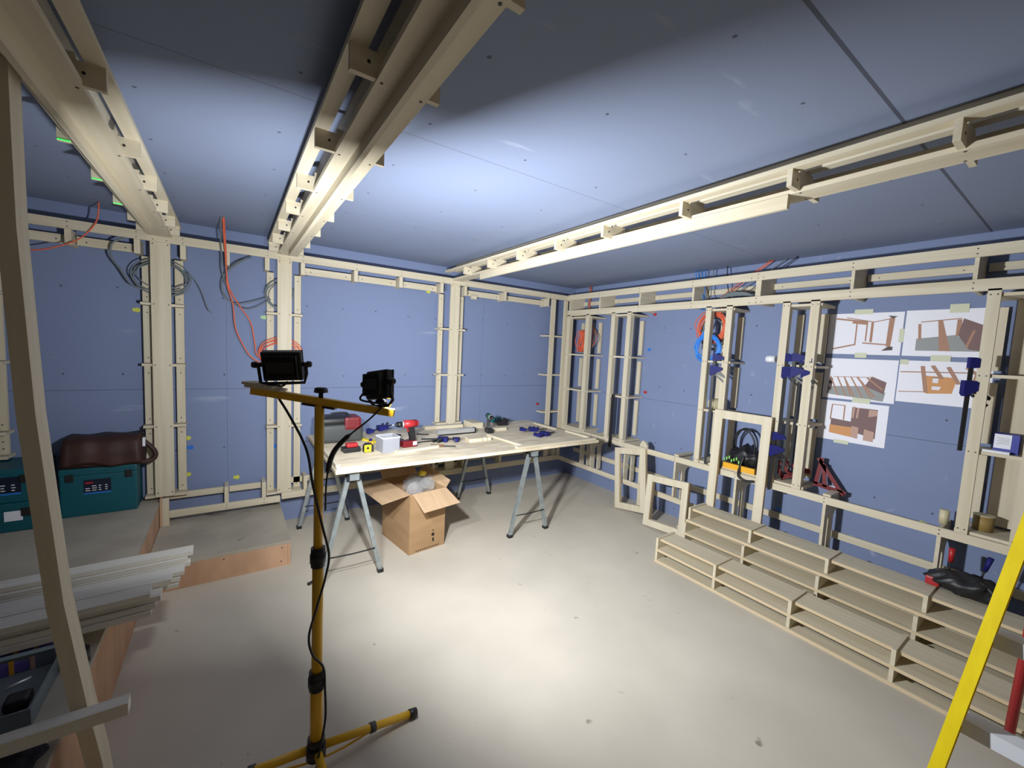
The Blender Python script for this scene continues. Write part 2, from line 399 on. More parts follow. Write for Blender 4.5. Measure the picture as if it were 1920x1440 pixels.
for a, b in zip(YL, YL[1:]):
    for z0, z1 in ((2.195, 2.242), (2.085, 2.118)):
        bm = xr(b+.02, a-.02, z0, z1, RX-.03, .02); dots(bm, [(RX-.03, a-.08, z0+.02), (RX-.03, b+.08, z0+.02)], -1, .004)
        obj('rear_rail', bm, [MY, MSCREW], t, world=True)
RUN = [1.157, 1.585]
def right_post(pairs, label, rungs=RUN, z1=2.05, rear=((0, 1),), rearz=None):
    """pairs: y ranges of the two front uprights, far one first"""
    ya = max(p[1] for p in pairs); yb = min(p[0] for p in pairs)
    t = thing('timber_post', label, 'post', (FX, (ya+yb)/2, .7), group='double upright posts along the right wall')
    for (a, b) in pairs:
        bm = xr(a, b, .682, 2.062, FX-.018, .022); box(bm, FX+.004, FX+.04, a+.004, a+.022, .70, 2.04)
        dots(bm, [(FX-.018, y, z) for z in rungs+[.71, 2.03] for y in (a+.012, b-.012)], -1, .004)
        obj('upright', bm, [MZ, MSCREW], t, world=True)
    for z in rungs:
        obj('cross_piece', B((FX+.001, RX-.004, yb-.01, ya+.004, z-.009, z+.009)), MY, t, world=True)
    obj('top_cap', B((FX+.001, RX-.004, yb-.01, ya+.004, 2.022, 2.040)), MY, t, world=True)
    obj('bottom_shelf', B((FX+.001, RX-.004, yb-.012, ya+.004, .684, .701)), MY, t, world=True)
    lv = [.701] + [z for z in rungs] + [2.022]
    for a, b in zip(lv, lv[1:]):
        for y in (yb+.02, ya-.06):
            obj('rear_strip', B((RX-.034, RX-.014, y, y+.045, a+.03, b-.04)), MZ, t, world=True)
    return t
right_post([(3.80, 3.853), (3.475, 3.53)], 'wide bay post in the corner holding the orange cable tangle')
right_post([(3.085, 3.135), (2.868, 2.918)], 'double upright post on the right wall nearest the corner bay, without tools')
right_post([(2.002, 2.050), (1.820, 1.870)], 'double upright post with the blue and orange cable coils hung on it')
right_post([(1.393, 1.444), (1.206, 1.262)], 'double upright post crowded with navy clamps, left of the papers')
tE = right_post([(.376, .426), (.12, .225)], 'double upright post at the right edge with a blue box on its shelf')
obj('rear_board', B((RX-.04, RX-.022, .235, .335, .72, 2.02)), MZ, tE, world=True)
# dado rail with leg panels and low rail
t = thing('timber_dado', 'waist-high timber rail on notched panels along the right wall', 'rail', (FX, 1.6, .3))
bm = xr(-1.0, 3.853, .632, .683, FX-.018); LEGS = [3.50, 3.33, 2.84, 2.24, 1.675, 1.055, .485, -.1]
dots(bm, [(FX-.018, y, z) for y in LEGS for z in (.645, .67)], -1, .004)
obj('top_rail', bm, [MY, MSCREW], t, world=True)
obj('low_rail', xr(-1.0, 3.853, .245, .295, FX-.018), MY, t, world=True)
obj('rear_rail', xr(-1.0, 3.85, .335, .385, RX-.034, .02), MY, t, world=True)
for y in LEGS:
    bm = bmesh.new()
    prism(bm, [(FX, .25), (FX+.06, .25), (FX+.06, .50), (FX+.075, .53), (FX+.10, .53), (FX+.115, .50), (FX+.115, .25), (FX+.165, .25),
               (FX+.165, .52), (FX+.19, .55), (RX-.004, .55), (RX-.004, .682), (FX, .682)], 1, y-.009, y+.009)
    obj('leg_panel', bm, MX, t, world=True)
    if y in (2.24, 1.055): obj('cap', B((FX+.001, RX-.004, y-.03, y+.015, .6835, .699)), MY, t, world=True)
obj('shelf', B((FX+.001, RX-.01, 1.446, 1.815, .684, .700)), MY, t, world=True)

# ------------------------------------------------------------ floodlight stand
PX, PY = .253, 1.54
t = thing('lamp_stand', 'yellow telescopic tripod stand with a crossbar carrying the two work lamps', 'lamp stand', (PX, PY, 0))
segs = [(.09, .36, .0215), (.36, .83, .0185), (.83, 1.378, .0155)]
for a, b, r in segs: obj('pole', CY((0, 0, a), (0, 0, b), r, n=20), MYEL, t)
for z, r in ((.36, .0265), (.83, .0235)):
    bm = bmesh.new(); cyl(bm, (0, 0, z-.035), (0, 0, z+.035), r, n=20); cyl(bm, (0, 0, z-.02), (0, 0, z+.012), r+.003, n=20)
    obj('collar', bm, MBLACK, t)
obj('lock_screw', CY((-.02, -.01, .745), (-.034, -.016, .745), .006, n=8), MSTEEL, t)
bm = bmesh.new(); cyl(bm, (0, 0, .055), (0, 0, .10), .034, n=20); cyl(bm, (0, 0, .10), (0, 0, .13), .030, n=20)
obj('leg_hub', bm, MBLACK, t)
for k, a in enumerate((math.radians(3), math.radians(163), math.radians(275))):
    c, s = math.cos(a), math.sin(a); L_ = .38 if k == 0 else .36
    lg = obj('leg', CY((c*.03, s*.03, .085), (c*L_, s*L_, .022), .0145, n=14), MYEL, t)
    obj('foot_cap', CY((c*(L_-.012), s*(L_-.012), .024), (c*(L_+.02), s*(L_+.02), .018), .018, n=14), MBLACK, lg)
    obj('leg_clamp', CY((c*.20, s*.20, .054), (c*.222, s*.222, .051), .019, n=14), MGREY, lg)
    obj('brace', T([(c*.21, s*.21, .040), (c*.10, s*.10, .03), (0, 0, .035)], .004, smooth_k=2), MYEL, lg)
# crossbar from A to Bp
A_ = Vector((.060, 1.665, 1.4195)); Bp = Vector((.474, 1.415, 1.3595)); D_ = (Bp-A_).normalized()
side = Vector((0, 0, 1)).cross(D_).normalized(); up = D_.cross(side)
def frame_mat(o, yaxis=None):
    return Matrix(((D_.x, side.x, up.x, o.x), (D_.y, side.y, up.y, o.y), (D_.z, side.z, up.z, o.z), (0, 0, 0, 1)))
Lb = (Bp-A_).length; FM = frame_mat(A_)
obj('crossbar', B((0, Lb, -.0125, .0125, -.0125, .0125), M=FM), MYEL, t, world=True)
mid = (Vector((PX, PY, 1.39))-A_).dot(D_)
obj('bracket', B((mid-.055, mid+.055, -.017, .017, -.02, -.0127), M=FM), MBLACK, t, world=True)
def knob(bm, o, n=6, r=.023, h=.014, st=.018, ax=Vector((0, 0, 1))):
    cyl(bm, o, o+ax*st, .008, n=10); cyl(bm, o+ax*st, o+ax*(st+h), r, r*.92, n=n); cyl(bm, o+ax*(st+h), o+ax*(st+h+.004), r*.92, r*.6, n=n)
bm = bmesh.new(); knob(bm, A_+D_*mid+up*.0125); obj('clamp_knob', bm, MBLACK, t, world=True)
# wooden packers under the left lamp
for k, (a, b, c0, c1, z0, z1, ang, lab) in enumerate(((-.012, .105, -.03, .026, .013, .0205, .05, 'lower scrap of plywood wedged on the left end of the crossbar'), (-.02, .085, -.034, .03, .0208, .029, -.08, 'upper scrap of plywood directly under the left work lamp'))):
    o = obj('wood_offcut', B((a, b, c0, c1, z0, z1), M=FM @ Tr(.05, 0, 0) @ Rz(ang) @ Tr(-.05, 0, 0)), MX, None, world=True)
    tag(o, lab, 'offcut', 'plywood scraps on the crossbar')
def floodlight(pos, yaw, pitch, roll, W, H, label, power, foot, loc_t, knobs=(1, 1)):
    """pos: centre of housing; faces +Y locally, turned by yaw (towards +X) and pitched up"""
    t = thing('work_lamp', label, 'lamp', pos, (0, 0, 0), group='black flood lamps on the stand crossbar')
    M = Rz(-yaw) @ Rx(pitch) @ Ry(roll)
    t.rotation_euler = M.to_euler()
    bm = bmesh.new(); rbox(bm, -W/2, W/2, -.012, .014, -H/2, H/2, r=.006); 
    for i in range(13):
        x = -W/2+.012+i*(W-.024)/12; box(bm, x-.0015, x+.0015, -.034, -.012, -H/2+.012, H/2-.012)
    box(bm, -W/2+.02, W/2-.02, -.036, -.034, -H*.18, H*.18)
    box(bm, -W/2, W/2, .014, .020, H/2-.007, H/2); box(bm, -W/2, W/2, .014, .020, -H/2, -H/2+.007)
    box(bm, -W/2, -W/2+.007, .014, .020, -H/2, H/2); box(bm, W/2-.007, W/2, .014, .020, -H/2, H/2)
    obj('housing', bm, MSOOT, t)
    obj('lamp_glass', B((-W/2+.008, W/2-.008, .0142, .0155, -H/2+.008, H/2-.008)), MLED, t)
    # U bracket: goes from the side pivots down to the foot
    f = (M.to_4x4().inverted() @ (Vector(foot)-Vector(pos)))
    w2 = W/2+.012; pv = .006
    br = obj('yoke', T([(-w2, -.005, pv), (-w2, -.004, -H*.28), (-w2+.006, f.y*.55, -H*.55), (f.x-.038, f.y, f.z), (f.x+.038, f.y, f.z), (w2-.006, f.y*.55, -H*.55), (w2, -.004, -H*.28), (w2, -.005, pv)], .0055, n=8, smooth_k=1), MBLACK, t)
    for s in (-1, 1):
        bm = bmesh.new(); knob(bm, Vector((s*(W/2+.002), -.005, pv)), r=.013, h=.010, st=.016, ax=Vector((s, 0, 0))); obj('side_knob', bm, MBLACK, t)
    obj('supply_lead', T([(-W*.3, -.03, -H*.2), (-W*.3, -.05, -H*.5), (0, -.03, -H*.62), (.02, f.y, f.z+.005)], .0035, n=6), MBLACK, t)
    ld = bpy.data.lights.new('flood', 'AREA'); ld.shape = 'RECTANGLE'; ld.size = W-.02; ld.size_y = H-.02
    ld.energy = power; ld.color = LAMP_COL; ld.spread = math.radians(168)
    lo = bpy.data.objects.new('flood_light', ld); COL.objects.link(lo); lo.parent = t
    lo.location = (0, .0175, 0); lo.rotation_euler = (math.radians(90), 0, 0)
    return t
pA = A_+D_*.075; pB = A_+D_*(Lb-.045)
floodlight((.150, 1.640, 1.507), math.radians(22), math.radians(11), math.radians(-3), .128, .104, 'black work lamp on the left end of the stand, raised on plywood scraps', LAMP_POWER[0], pA+up*.037, None)
floodlight((.425, 1.435, 1.458), math.radians(70), math.radians(-6), math.radians(-9), .112, .100, 'black tilted work lamp on the right end of the stand', LAMP_POWER[1], pB+up*.018, None)
bm = bmesh.new(); knob(bm, pB+up*.0125-D_*.004, r=.019, h=.010, st=.014)
tag(obj('wing_knob', bm, MBLACK, None, world=True), 'black knob on the crossbar below the right lamp', 'knob')
# lamp cables
tag(obj('power_cable', T([(.12, 1.64, 1.425), (.17, 1.59, 1.33), (.215, 1.55, 1.22), (.232, 1.525, 1.10), (.262, 1.51, .95), (.285, 1.515, .84), (.272, 1.508, .76), (.245, 1.505, .66), (.222, 1.512, .56), (.232, 1.505, .49), (.27, 1.512, .42), (.277, 1.515, .33), (.279, 1.512, .22), (.262, 1.50, .13), (.24, 1.47, .05), (.22, 1.40, .012)], .0042, n=8), MBLACK, None, world=True), 'thin black cable winding down the yellow pole', 'cable')
tag(obj('power_cable', T([(.45, 1.42, 1.40), (.40, 1.44, 1.34), (.33, 1.50, 1.26), (.292, 1.52, 1.20), (.276, 1.525, 1.11), (.274, 1.53, 1.0)], .0035, n=8, rfun=lambda q: .0032+.006*(.35 < q < .75)), MBLACK, None, world=True), 'black cable with a plug hanging from the right lamp to the pole', 'cable')

# ------------------------------------------------------------ workbench
TZ = .79
t = thing('workbench_top', 'large dusty plywood sheet laid as a bench top on two trestles', 'workbench', (1.72, 3.26, .75))
obj('sheet', B((.540, 2.885, 2.69, 3.84, .765, .789)), MTOP, t, world=True)
obj('under_strip', B((.60, 2.92, 3.0, 3.8, .748, .7645)), MTOP, t, world=True)
def trestle(x, label):
    t = thing('trestle', label, 'trestle', (x, 3.28, 0), group='folding steel trestles under the bench')
    obj('top_beam', B((-.03, .03, -.55, .55, .70, .747)), MSTEEL, t)
    for y in (-.50, .50):
        for s in (-1, 1):
            bm = bmesh.new(); p0 = Vector((s*.195, y+(.0 if y > 0 else 0), .012)); p1 = Vector((s*.030, y, .715))
            d = (p1-p0).normalized(); a = Vector((0, 1, 0)); b = d.cross(a).normalized()
            Mx = Matrix(((b.x, a.x, d.x, p0.x), (b.y, a.y, d.y, p0.y), (b.z, a.z, d.z, p0.z), (0, 0, 0, 1)))
            L_ = (p1-p0).length
            box(bm, -.014, .014, -.016, -.012, 0, L_, M=Mx); box(bm, -.014, -.011, -.012, .014, 0, L_, M=Mx); box(bm, .011, .014, -.012, .014, 0, L_, M=Mx)
            lg = obj('leg', bm, MSTEEL, t)
            obj('foot_cap', B((s*.195-.019, s*.195+.019, y-.02, y+.02, 0, .024)), MBLACK, lg)
        obj('spreader', T([(-.150, y-.018, .19), (0, y-.02, .186), (.150, y-.018, .19)], .005, smooth_k=2), MDSTEEL, t)
        obj('hinge', B((-.045, .045, y-.03, y+.03, .69, .722)), MDSTEEL, t)
    return t
trestle(.665, 'folding steel trestle under the left end of the bench, behind the yellow pole')
trestle(2.16, 'folding steel trestle under the right end of the bench')
def plank(name, x0, x1, y0, y1, z0, z1, m, label, cat='batten', group=None, M=None):
    return tag(obj(name, B((x0, x1, y0, y1, z0, z1), M=M), m, None, world=True), label, cat, group)
G = 'loose plywood strips on the bench'
plank('wood_strip', .545, .575, 2.72, 3.15, TZ, TZ+.03, MY, 'plywood strip along the left edge of the bench top', 'strip', G)
plank('wood_strip', .545, .82, 2.695, 2.715, TZ, TZ+.018, MX, 'short strip along the front left corner of the bench', 'strip', G)
plank('wood_strip', -.18, .18, -.03, .03, 0, .018, MX, 'flat ply batten in front of the clear tub on the bench', 'strip', G, M=Tr(1.20, 3.0, TZ) @ Rz(.18))
plank('wood_strip', 1.95, 2.86, 2.70, 2.745, TZ, TZ+.018, MX, 'long strip along the front right edge of the bench', 'strip', G)
plank('wood_strip', -.02, .02, -.25, .25, 0, .018, MY, 'narrow strip pointing away from the front edge, beside the notched ply', 'strip', G, M=Tr(2.02, 3.0, TZ) @ Rz(.10))
plank('wood_strip', 2.84, 2.875, 2.80, 3.12, TZ, TZ+.016, MY, 'front strip along the right edge of the bench top', 'strip', G)
plank('wood_strip', 2.80, 2.835, 3.25, 3.60, TZ, TZ+.016, MY, 'rear strip along the right edge of the bench top', 'strip', G)
plank('wood_strip', 1.55, 1.96, 3.70, 3.76, TZ, TZ+.03, MX, 'batten lying at the back of the bench behind the green driver', 'strip', G)
plank('wood_strip', 2.02, 2.14, 3.60, 3.80, TZ, TZ+.055, MY, 'small stack of ply behind the green driver', 'block')
plank('wood_strip', 2.12, 2.30, 3.40, 3.45, TZ, TZ+.03, MX, 'small pale block beside the teal drill', 'block')
bm = bmesh.new()
prism(bm, [(-.11, -.06), (.02, -.06), (.03, -.045), (.045, -.06), (.07, -.06), (.08, -.045), (.095, -.06), (.11, -.06), (.11, -.02), (.06, 0), (.09, .06), (-.09, .06)], 2, 0, .03, M=Tr(1.80, 3.12, TZ) @ Rz(.05))
tag(obj('notched_ply', bm, MTOP, None, world=True), 'thick pale ply piece with notched edge on the bench', 'offcut')

# cordless drill builder (points to -x, stands on battery)
def drill(name, label, m1, m2, loc, rot, s=1.0, white=True):
    t = thing(name, label, 'drill', loc, rot)
    def q(v): return tuple(a*s for a in v)
    bm = bmesh.new(); cyl(bm, q((-.035, 0, .185)), q((.075, 0, .185)), .031*s, n=16); cyl(bm, q((.075, 0, .185)), q((.092, 0, .185)), .030*s, .02*s, n=16)
    obj('motor_body', bm, m1, t, smooth=False)
    bm = bmesh.new(); cyl(bm, q((-.035, 0, .185)), q((-.05, 0, .185)), .027*s, n=16); obj('collar', bm, MSILV, t)
    bm = bmesh.new(); cyl(bm, q((-.05, 0, .185)), q((-.085, 0, .185)), .023*s, n=14); cyl(bm, q((-.085, 0, .185)), q((-.102, 0, .185)), .02*s, .010*s, n=14); obj('chuck', bm, MBLACK, t)
    obj('bit', CY(q((-.10, 0, .185)), q((-.13, 0, .185)), .003*s, n=6), MSILV, t)
    bm = bmesh.new(); prism(bm, [(a*s, b*s) for a, b in ((.0, .16), (.055, .16), (.07, .06), (.065, .048), (.022, .048), (.025, .07))], 1, -.017*s, .017*s); obj('grip', bm, m2, t)
    bm = bmesh.new(); prism(bm, [(a*s, b*s) for a, b in ((-.002, .156), (.012, .156), (.014, .12), (.002, .125))], 1, -.009*s, .009*s); obj('trigger', bm, MRED if m1 is MRED else MBLACK, t)
    obj('battery', RB(-.045*s, .075*s, -.036*s, .036*s, .001, .05*s, r=.006*s), MBLACK if m1 is not MRED else MDRED, t)
    if white: obj('label_patch', B((.035*s, .07*s, -.0375*s, -.0362*s, .015*s, .045*s)), MWHITEP, t)
    return t
drill('cordless_drill', 'red cordless drill standing on its battery, pointing left on the bench', MRED, MBLACK, (1.16, 3.13, TZ), (0, 0, .12), 1.0)
drill('cordless_driver', 'dark green cordless driver standing upright at the back of the bench', MGREEN, MGREY, (2.07, 3.36, TZ), (0, 0, math.radians(75)), .86, False)
drill('cordless_drill', 'teal cordless drill lying on its side with a white label', MTEALT, MBLACK, (2.42, 3.62, TZ+.034), (math.radians(90), 0, math.radians(170)), .95)
# clamps
def clamp(label, loc, rot, L=.6, group='navy bar clamps', jawz=0.0, hand=True, name='bar_clamp'):
    """bar along z from 0 (top, fixed jaw) down to -L; jaws point to -y"""
    t = thing(name, label, 'clamp', loc, rot, group=group)
    obj('bar', B((-.0035, .0035, -.010, .010, -L, .02)), MDSTEEL, t)
    bm = bmesh.new(); prism(bm, [(-.075, .005), (-.012, .030), (.014, .030), (.014, -.03), (-.012, -.03), (-.075, -.018)], 0, -.012, .012); obj('fixed_jaw', bm, MNAVY, t)
    obj('jaw_pad', B((-.013, .013, -.078, -.058, -.026, -.018)), MGREY, t)
    z = -.10-jawz
    bm = bmesh.new(); prism(bm, [(-.07, z+.012), (-.07, z-.008), (-.03, z-.03), (.018, z-.06), (.028, z-.045), (.028, z+.03), (-.012, z+.03)], 0, -.016, .016); obj('sliding_jaw', bm, MNAVY, t)
    if hand:
        bm = bmesh.new(); prism(bm, [(-.02, z-.04), (-.095, z-.075), (-.10, z-.06), (-.05, z-.02)], 0, -.011, .011)
        prism(bm, [(-.012, z-.05), (-.085, z-.115), (-.095, z-.10), (-.02, z-.045)], 0, -.008, .008); obj('trigger_handle', bm, MBLACK, t)
    return t
H = math.pi/2
# hanging on the right wall posts (jaws hook over rungs; jaws point towards the camera side: local -y -> world)
clamp('single navy bar clamp hung on the post with the cable coils', (3.41, 1.925, 1.625), (0, 0, math.radians(20)), .93)
clamp('leftmost navy clamp hooked in the crowded post', (3.42, 1.372, 1.645), (0, 0, math.radians(25)), .92)
clamp('middle navy clamp hooked in the crowded post', (3.435, 1.332, 1.65), (0, 0, math.radians(10)), .86)
clamp('rightmost navy clamp hooked in the crowded post', (3.45, 1.29, 1.64), (0, 0, math.radians(-5)), .80)
clamp('navy clamp hooked low in the crowded post, above the red squares', (3.402, 1.40, 1.05), (0, 0, math.radians(30)), .42)
clamp('large navy clamp hooked on the post over the papers', (3.42, .447, 1.655), (0, 0, math.radians(40)), .50, jawz=.03)
tag(obj('steel_bar', B((3.40, 3.412, 3.00, 3.03, .60, 1.18)), MDSTEEL, None, world=True), 'dark steel clamp bar hanging on the post near the corner', 'bar')
# lying on bench
G = 'navy clamps lying on the bench'
clamp('navy clamp lying beside the notched ply piece on the bench', (1.62, 3.17, TZ+.018), (0, H, math.radians(-20)), .30, group=G)
clamp('navy clamp lying at the right end of the bench, nearer one', (2.42, 3.0, TZ+.018), (0, H, math.radians(200)), .26, group=G)
clamp('navy clamp lying at the right end of the bench, farther one', (2.33, 3.16, TZ+.050), (0, H, math.radians(168)), .26, group=G)
clamp('navy clamp lying behind the battery of the red drill', (1.0, 3.22, TZ+.018), (0, H, math.radians(170)), .22, group=G)
clamp('navy clamp handle sticking up over the yellow rule behind the tub', (.98, 3.52, TZ+.06), (0, H+.2, math.radians(190)), .20, group=G)
# other bench items
t = thing('spirit_level', 'short silver level with black underside on the bench behind the clamp', 'level', (1.74, 3.42, TZ))
obj('body', B((-.19, .19, -.02, .02, .012, .05)), MSILV, t); obj('base', B((-.175, .19, -.022, .018, .0, .012)), MBLACK, t); obj('end_cap', B((.19, .205, -.022, .022, .0, .052)), MBLACK, t)
t = thing('tool_bag', 'black and red soft tool case at the back left corner of the bench', 'tool case', (.735, 3.56, TZ))
bm = RB(-.17, .17, -.11, .11, 0, .15, r=.03, seg=3); obj('body', bm, MGREY, t, smooth=True)
bm = RB(-.165, .10, -.10, .10, .13, .21, r=.035, seg=3); obj('lid', bm, MBLACK, t, smooth=True)
obj('red_panel', RB(.02, .15, -.118, .08, .10, .205, r=.02), MDRED, t)
obj('handle', T([(-.08, 0, .20), (-.05, 0, .225), (.05, 0, .225), (.08, 0, .20)], .008), MBLACK, t)
t = thing('battery_charger', 'small red and black battery charger beside the yellow tape measure', 'charger', (.735, 3.15, TZ), (0, 0, .1))
obj('base', RB(-.06, .06, -.045, .045, 0, .035, r=.006), MBLACK, t); obj('battery', RB(-.035, .045, -.03, .03, .034, .065, r=.01), MRED, t)
t = thing('tape_measure', 'square yellow and black tape measure on the bench', 'tape measure', (.845, 3.09, TZ), (0, 0, .05))
bm = bmesh.new(); prism(bm, [(-.034, 0), (.036, 0), (.036, .05), (.02, .066), (-.018, .066), (-.034, .05)], 1, -.018, .018); obj('case', bm, MBLACK, t)
obj('face', B((-.033, .018, -.0205, -.0185, .004, .056)), MYELB, t); obj('hub', CY((-.008, -.0206, .032), (-.008, -.023, .032), .010, n=12), MBLACK, t)
t = thing('plastic_tub', 'open clear square plastic tub on the bench left of the red drill', 'tub', (.985, 3.065, TZ), (0, 0, .1))
bm = bmesh.new(); prism_pts = .066
for a in ((-.066, .066, -.066, -.063, 0, .115), (-.066, .066, .063, .066, 0, .115), (-.066, -.063, -.063, .063, 0, .115), (.063, .066, -.063, .063, 0, .115), (-.063, .063, -.063, .063, 0, .003)): box(bm, *a)
obj('walls', bm, mat('frosted plastic', (.42, .43, .48), .25, alpha=.5), t)
obj('rim', B((-.07, .07, -.07, -.066, .108, .116), (-.07, .07, .066, .07, .108, .116), (-.07, -.066, -.066, .066, .108, .116), (.066, .07, -.066, .066, .108, .116)), MWHITEP, t)
t = thing('folding_rule', 'long yellow rule lying slanted behind the clear tub', 'rule', (.94, 3.45, TZ), (0, 0, math.radians(-62)))
obj('blade', B((-.22, .22, -.022, .022, 0, .012)), MYELB, t)
t = thing('glue_bottle', 'small yellow bottle with purple cap behind the clear tub', 'bottle', (.905, 3.24, TZ))
obj('body', RB(-.018, .018, -.018, .018, 0, .045, r=.006), MYORG, t); obj('cap', CY((0, 0, .045), (0, 0, .062), .012, n=10), MNAVY, t)
t = thing('hammer', 'small black hand tool lying behind the clear tub', 'hand tool', (1.13, 3.40, TZ), (0, 0, -.4))
obj('handle', CY((-.12, 0, .02), (.03, 0, .02), .011), MGREY, t); obj('head', B((.03, .07, -.045, .045, .002, .042)), MBLACK, t)
t = thing('wood_chisel', 'thin brown-handled tool lying on the bench right of the red drill', 'hand tool', (1.33, 3.05, TZ), (0, 0, -.5))
obj('handle', CY((0, 0, .012), (.11, 0, .012), .011, .008), nmat('brown handle', (.2, .09, .04), (.15, .07, .03), (5, 5, 5)), t); obj('blade', B((.11, .2, -.008, .008, .008, .012)), MDSTEEL, t)
t = thing('pry_bar', 'long thin dark steel bar lying on the bench', 'bar', (1.45, 3.22, TZ), (0, 0, .05))
obj('shaft', T([(-.18, 0, .006), (0, 0, .006), (.15, 0, .006), (.17, 0, .02)], .005), MDSTEEL, t)
t = thing('driver_bit_holder', 'thin steel bit lying near the level on the bench', 'bit', (1.44, 3.50, TZ), (0, 0, -.6))
obj('shaft', CY((-.05, 0, .006), (.06, 0, .006), .005), MDSTEEL, t)

# ------------------------------------------------------------ cardboard box
t = thing('cardboard_box', 'open brown cardboard box on the floor under the bench', 'box', (1.11, 2.892, 0), (0, 0, math.atan2(.045, .313)))
wx, wy, hz = .318, .46, .475
obj('walls', B((0, wx, 0, .005, 0, hz), (0, wx, wy-.005, wy, 0, hz), (0, .005, .005, wy-.005, 0, hz), (wx-.005, wx, .005, wy-.005, 0, hz), (.005, wx-.005, .005, wy-.005, 0, .005)), MCARD, t)
def flap(pts, name='flap', m=MCARDI):
    bm = bmesh.new(); pts = [Vector(p) for p in pts]; n = (pts[1]-pts[0]).cross(pts[2]-pts[0]).normalized()*.004
    A = [bm.verts.new(p) for p in pts]; C = [bm.verts.new(p+n) for p in pts]
    k = len(pts); bm.faces.new(A); bm.faces.new(C[::-1])
    for i in range(k): bm.faces.new((A[i], A[(i+1) % k], C[(i+1) % k], C[i]))
    obj(name, bm, m, t)
flap([(0, .0, hz), (0, wy, hz), (-.205, wy+.01, hz-.035), (-.215, .02, hz-.035)])
flap([(.02, 0, hz), (wx, 0, hz), (wx+.05, -.135, hz-.095), (.045, -.135, hz-.105)])
flap([(wx, 0, hz), (wx, wy, hz), (wx+.07, wy-.02, hz+.08), (wx+.08, .06, hz+.03)])
flap([(0, wy, hz), (wx, wy, hz), (wx-.01, wy+.12, hz+.10), (0, wy+.12, hz+.10)])
bm = bmesh.new()
for (a, b, z0, z1) in ((.205, .22, .055, .085), (.20, .222, .10, .125), (.205, .215, .14, .15), (.195, .2, .11, .12)): box(bm, a, b, -.0008, 0, z0, z1)
for i in range(12): box(bm, .06+i*.018, .07+i*.018, -.0008, 0, .012, .02)
obj('printed_marks', bm, MSOOT, t)
def crumple(name, loc, r, label, m, seed, parent=None, sq=.7):
    bm = bmesh.new(); bmesh.ops.create_icosphere(bm, subdivisions=3, radius=r)
    rn = random.Random(seed)
    cs = [(Vector((rn.gauss(0, 1), rn.gauss(0, 1), rn.gauss(0, 1))).normalized(), rn.uniform(.6, 1.0)) for _ in range(26)]
    for v in bm.verts:
        d = v.co.normalized(); k = min(c/max(.05, d.dot(n_)) if d.dot(n_) > .3 else 9 for n_, c in cs)
        v.co = d*r*min(1.35, k)*(1+rn.uniform(-.05, .05)); v.co.z *= sq
    o = obj(name, bm, m, parent, loc=loc); return o
for i, (x, y, z, r) in enumerate(((1.20, 3.02, .47, .085), (1.31, 3.06, .475, .09), (1.25, 3.18, .48, .10), (1.37, 3.18, .48, .075))):
    o = crumple('plastic_bag', (x, y, z), r, '', MFILM, 11+i, sq=.8)
    tag(o, ['crumpled clear plastic bag at the front left of the open box', 'crumpled clear plastic bag at the front middle of the open box', 'large crumpled clear bag bulging up at the back of the box', 'crumpled clear plastic bag at the right side of the box'][i], 'plastic bag', 'clear plastic bags in the box')
o = obj('yellow_packet', RB(-.03, .03, -.012, .012, -.018, .018, r=.006), MYELB, None, loc=(1.29, 3.10, .562)); o.rotation_euler = (.4, .3, .4)
tag(o, 'small yellow packet on top of the plastic bags in the box', 'packet')

# ------------------------------------------------------------ stacked ladder frames on the floor by the right wall
def ladder_frame(name, label, x0, x1, z0, z1, slats, ys, y0, y1, nose=.03):
    t = thing(name, label, 'timber frame', ((x0+x1)/2, (y0+y1)/2, z0), group='ladder-like ply frames stacked along the right wall')
    for (a, b, za, zb) in slats: obj('slat', edgeify(B((a, b, y0, y1, za, zb)), 0), [MY, MWARM], t, world=True)
    for y in ys: obj('divider', B((x0, x1, y-.009, y+.009, z0, z1)), MX, t, world=True)
    return t
ladder_frame('ladder_frame', 'front ply ladder frame lying lowest on the open floor', 2.752, 2.972, .0185, .190, [(2.785, 2.970, .160, .178), (2.75, 2.965, .086, .104), (2.745, 2.84, 0, .018)], [1.885, 1.42, .955, .487, .02, -.45], -.5, 1.893)
ladder_frame('ladder_frame', 'middle ply ladder frame between the front one and the tallest', 3.062, 3.262, .0185, .264, [(3.06, 3.255, .165, .183), (3.065, 3.255, .075, .093), (3.055, 3.14, 0, .018)], [1.855, 1.39, .93, .475, .0, -.45], -.5, 1.863)
ladder_frame('ladder_frame', 'rear and highest ply ladder frame, nearest the right wall', 3.112, 3.33, .2835, .380, [(3.142, 3.335, .352, .370), (3.085, 3.335, .2652, .283)], [1.853, 1.375, .905, .455, -.01, -.46], -.5, 1.862)
t = thing('timber_batten', 'low support batten on the floor behind the highest ladder frame', 'batten', (3.30, .7, 0))
obj('support', B((3.285, 3.325, -.45, 1.85, 0, .264)), MY, t, world=True)

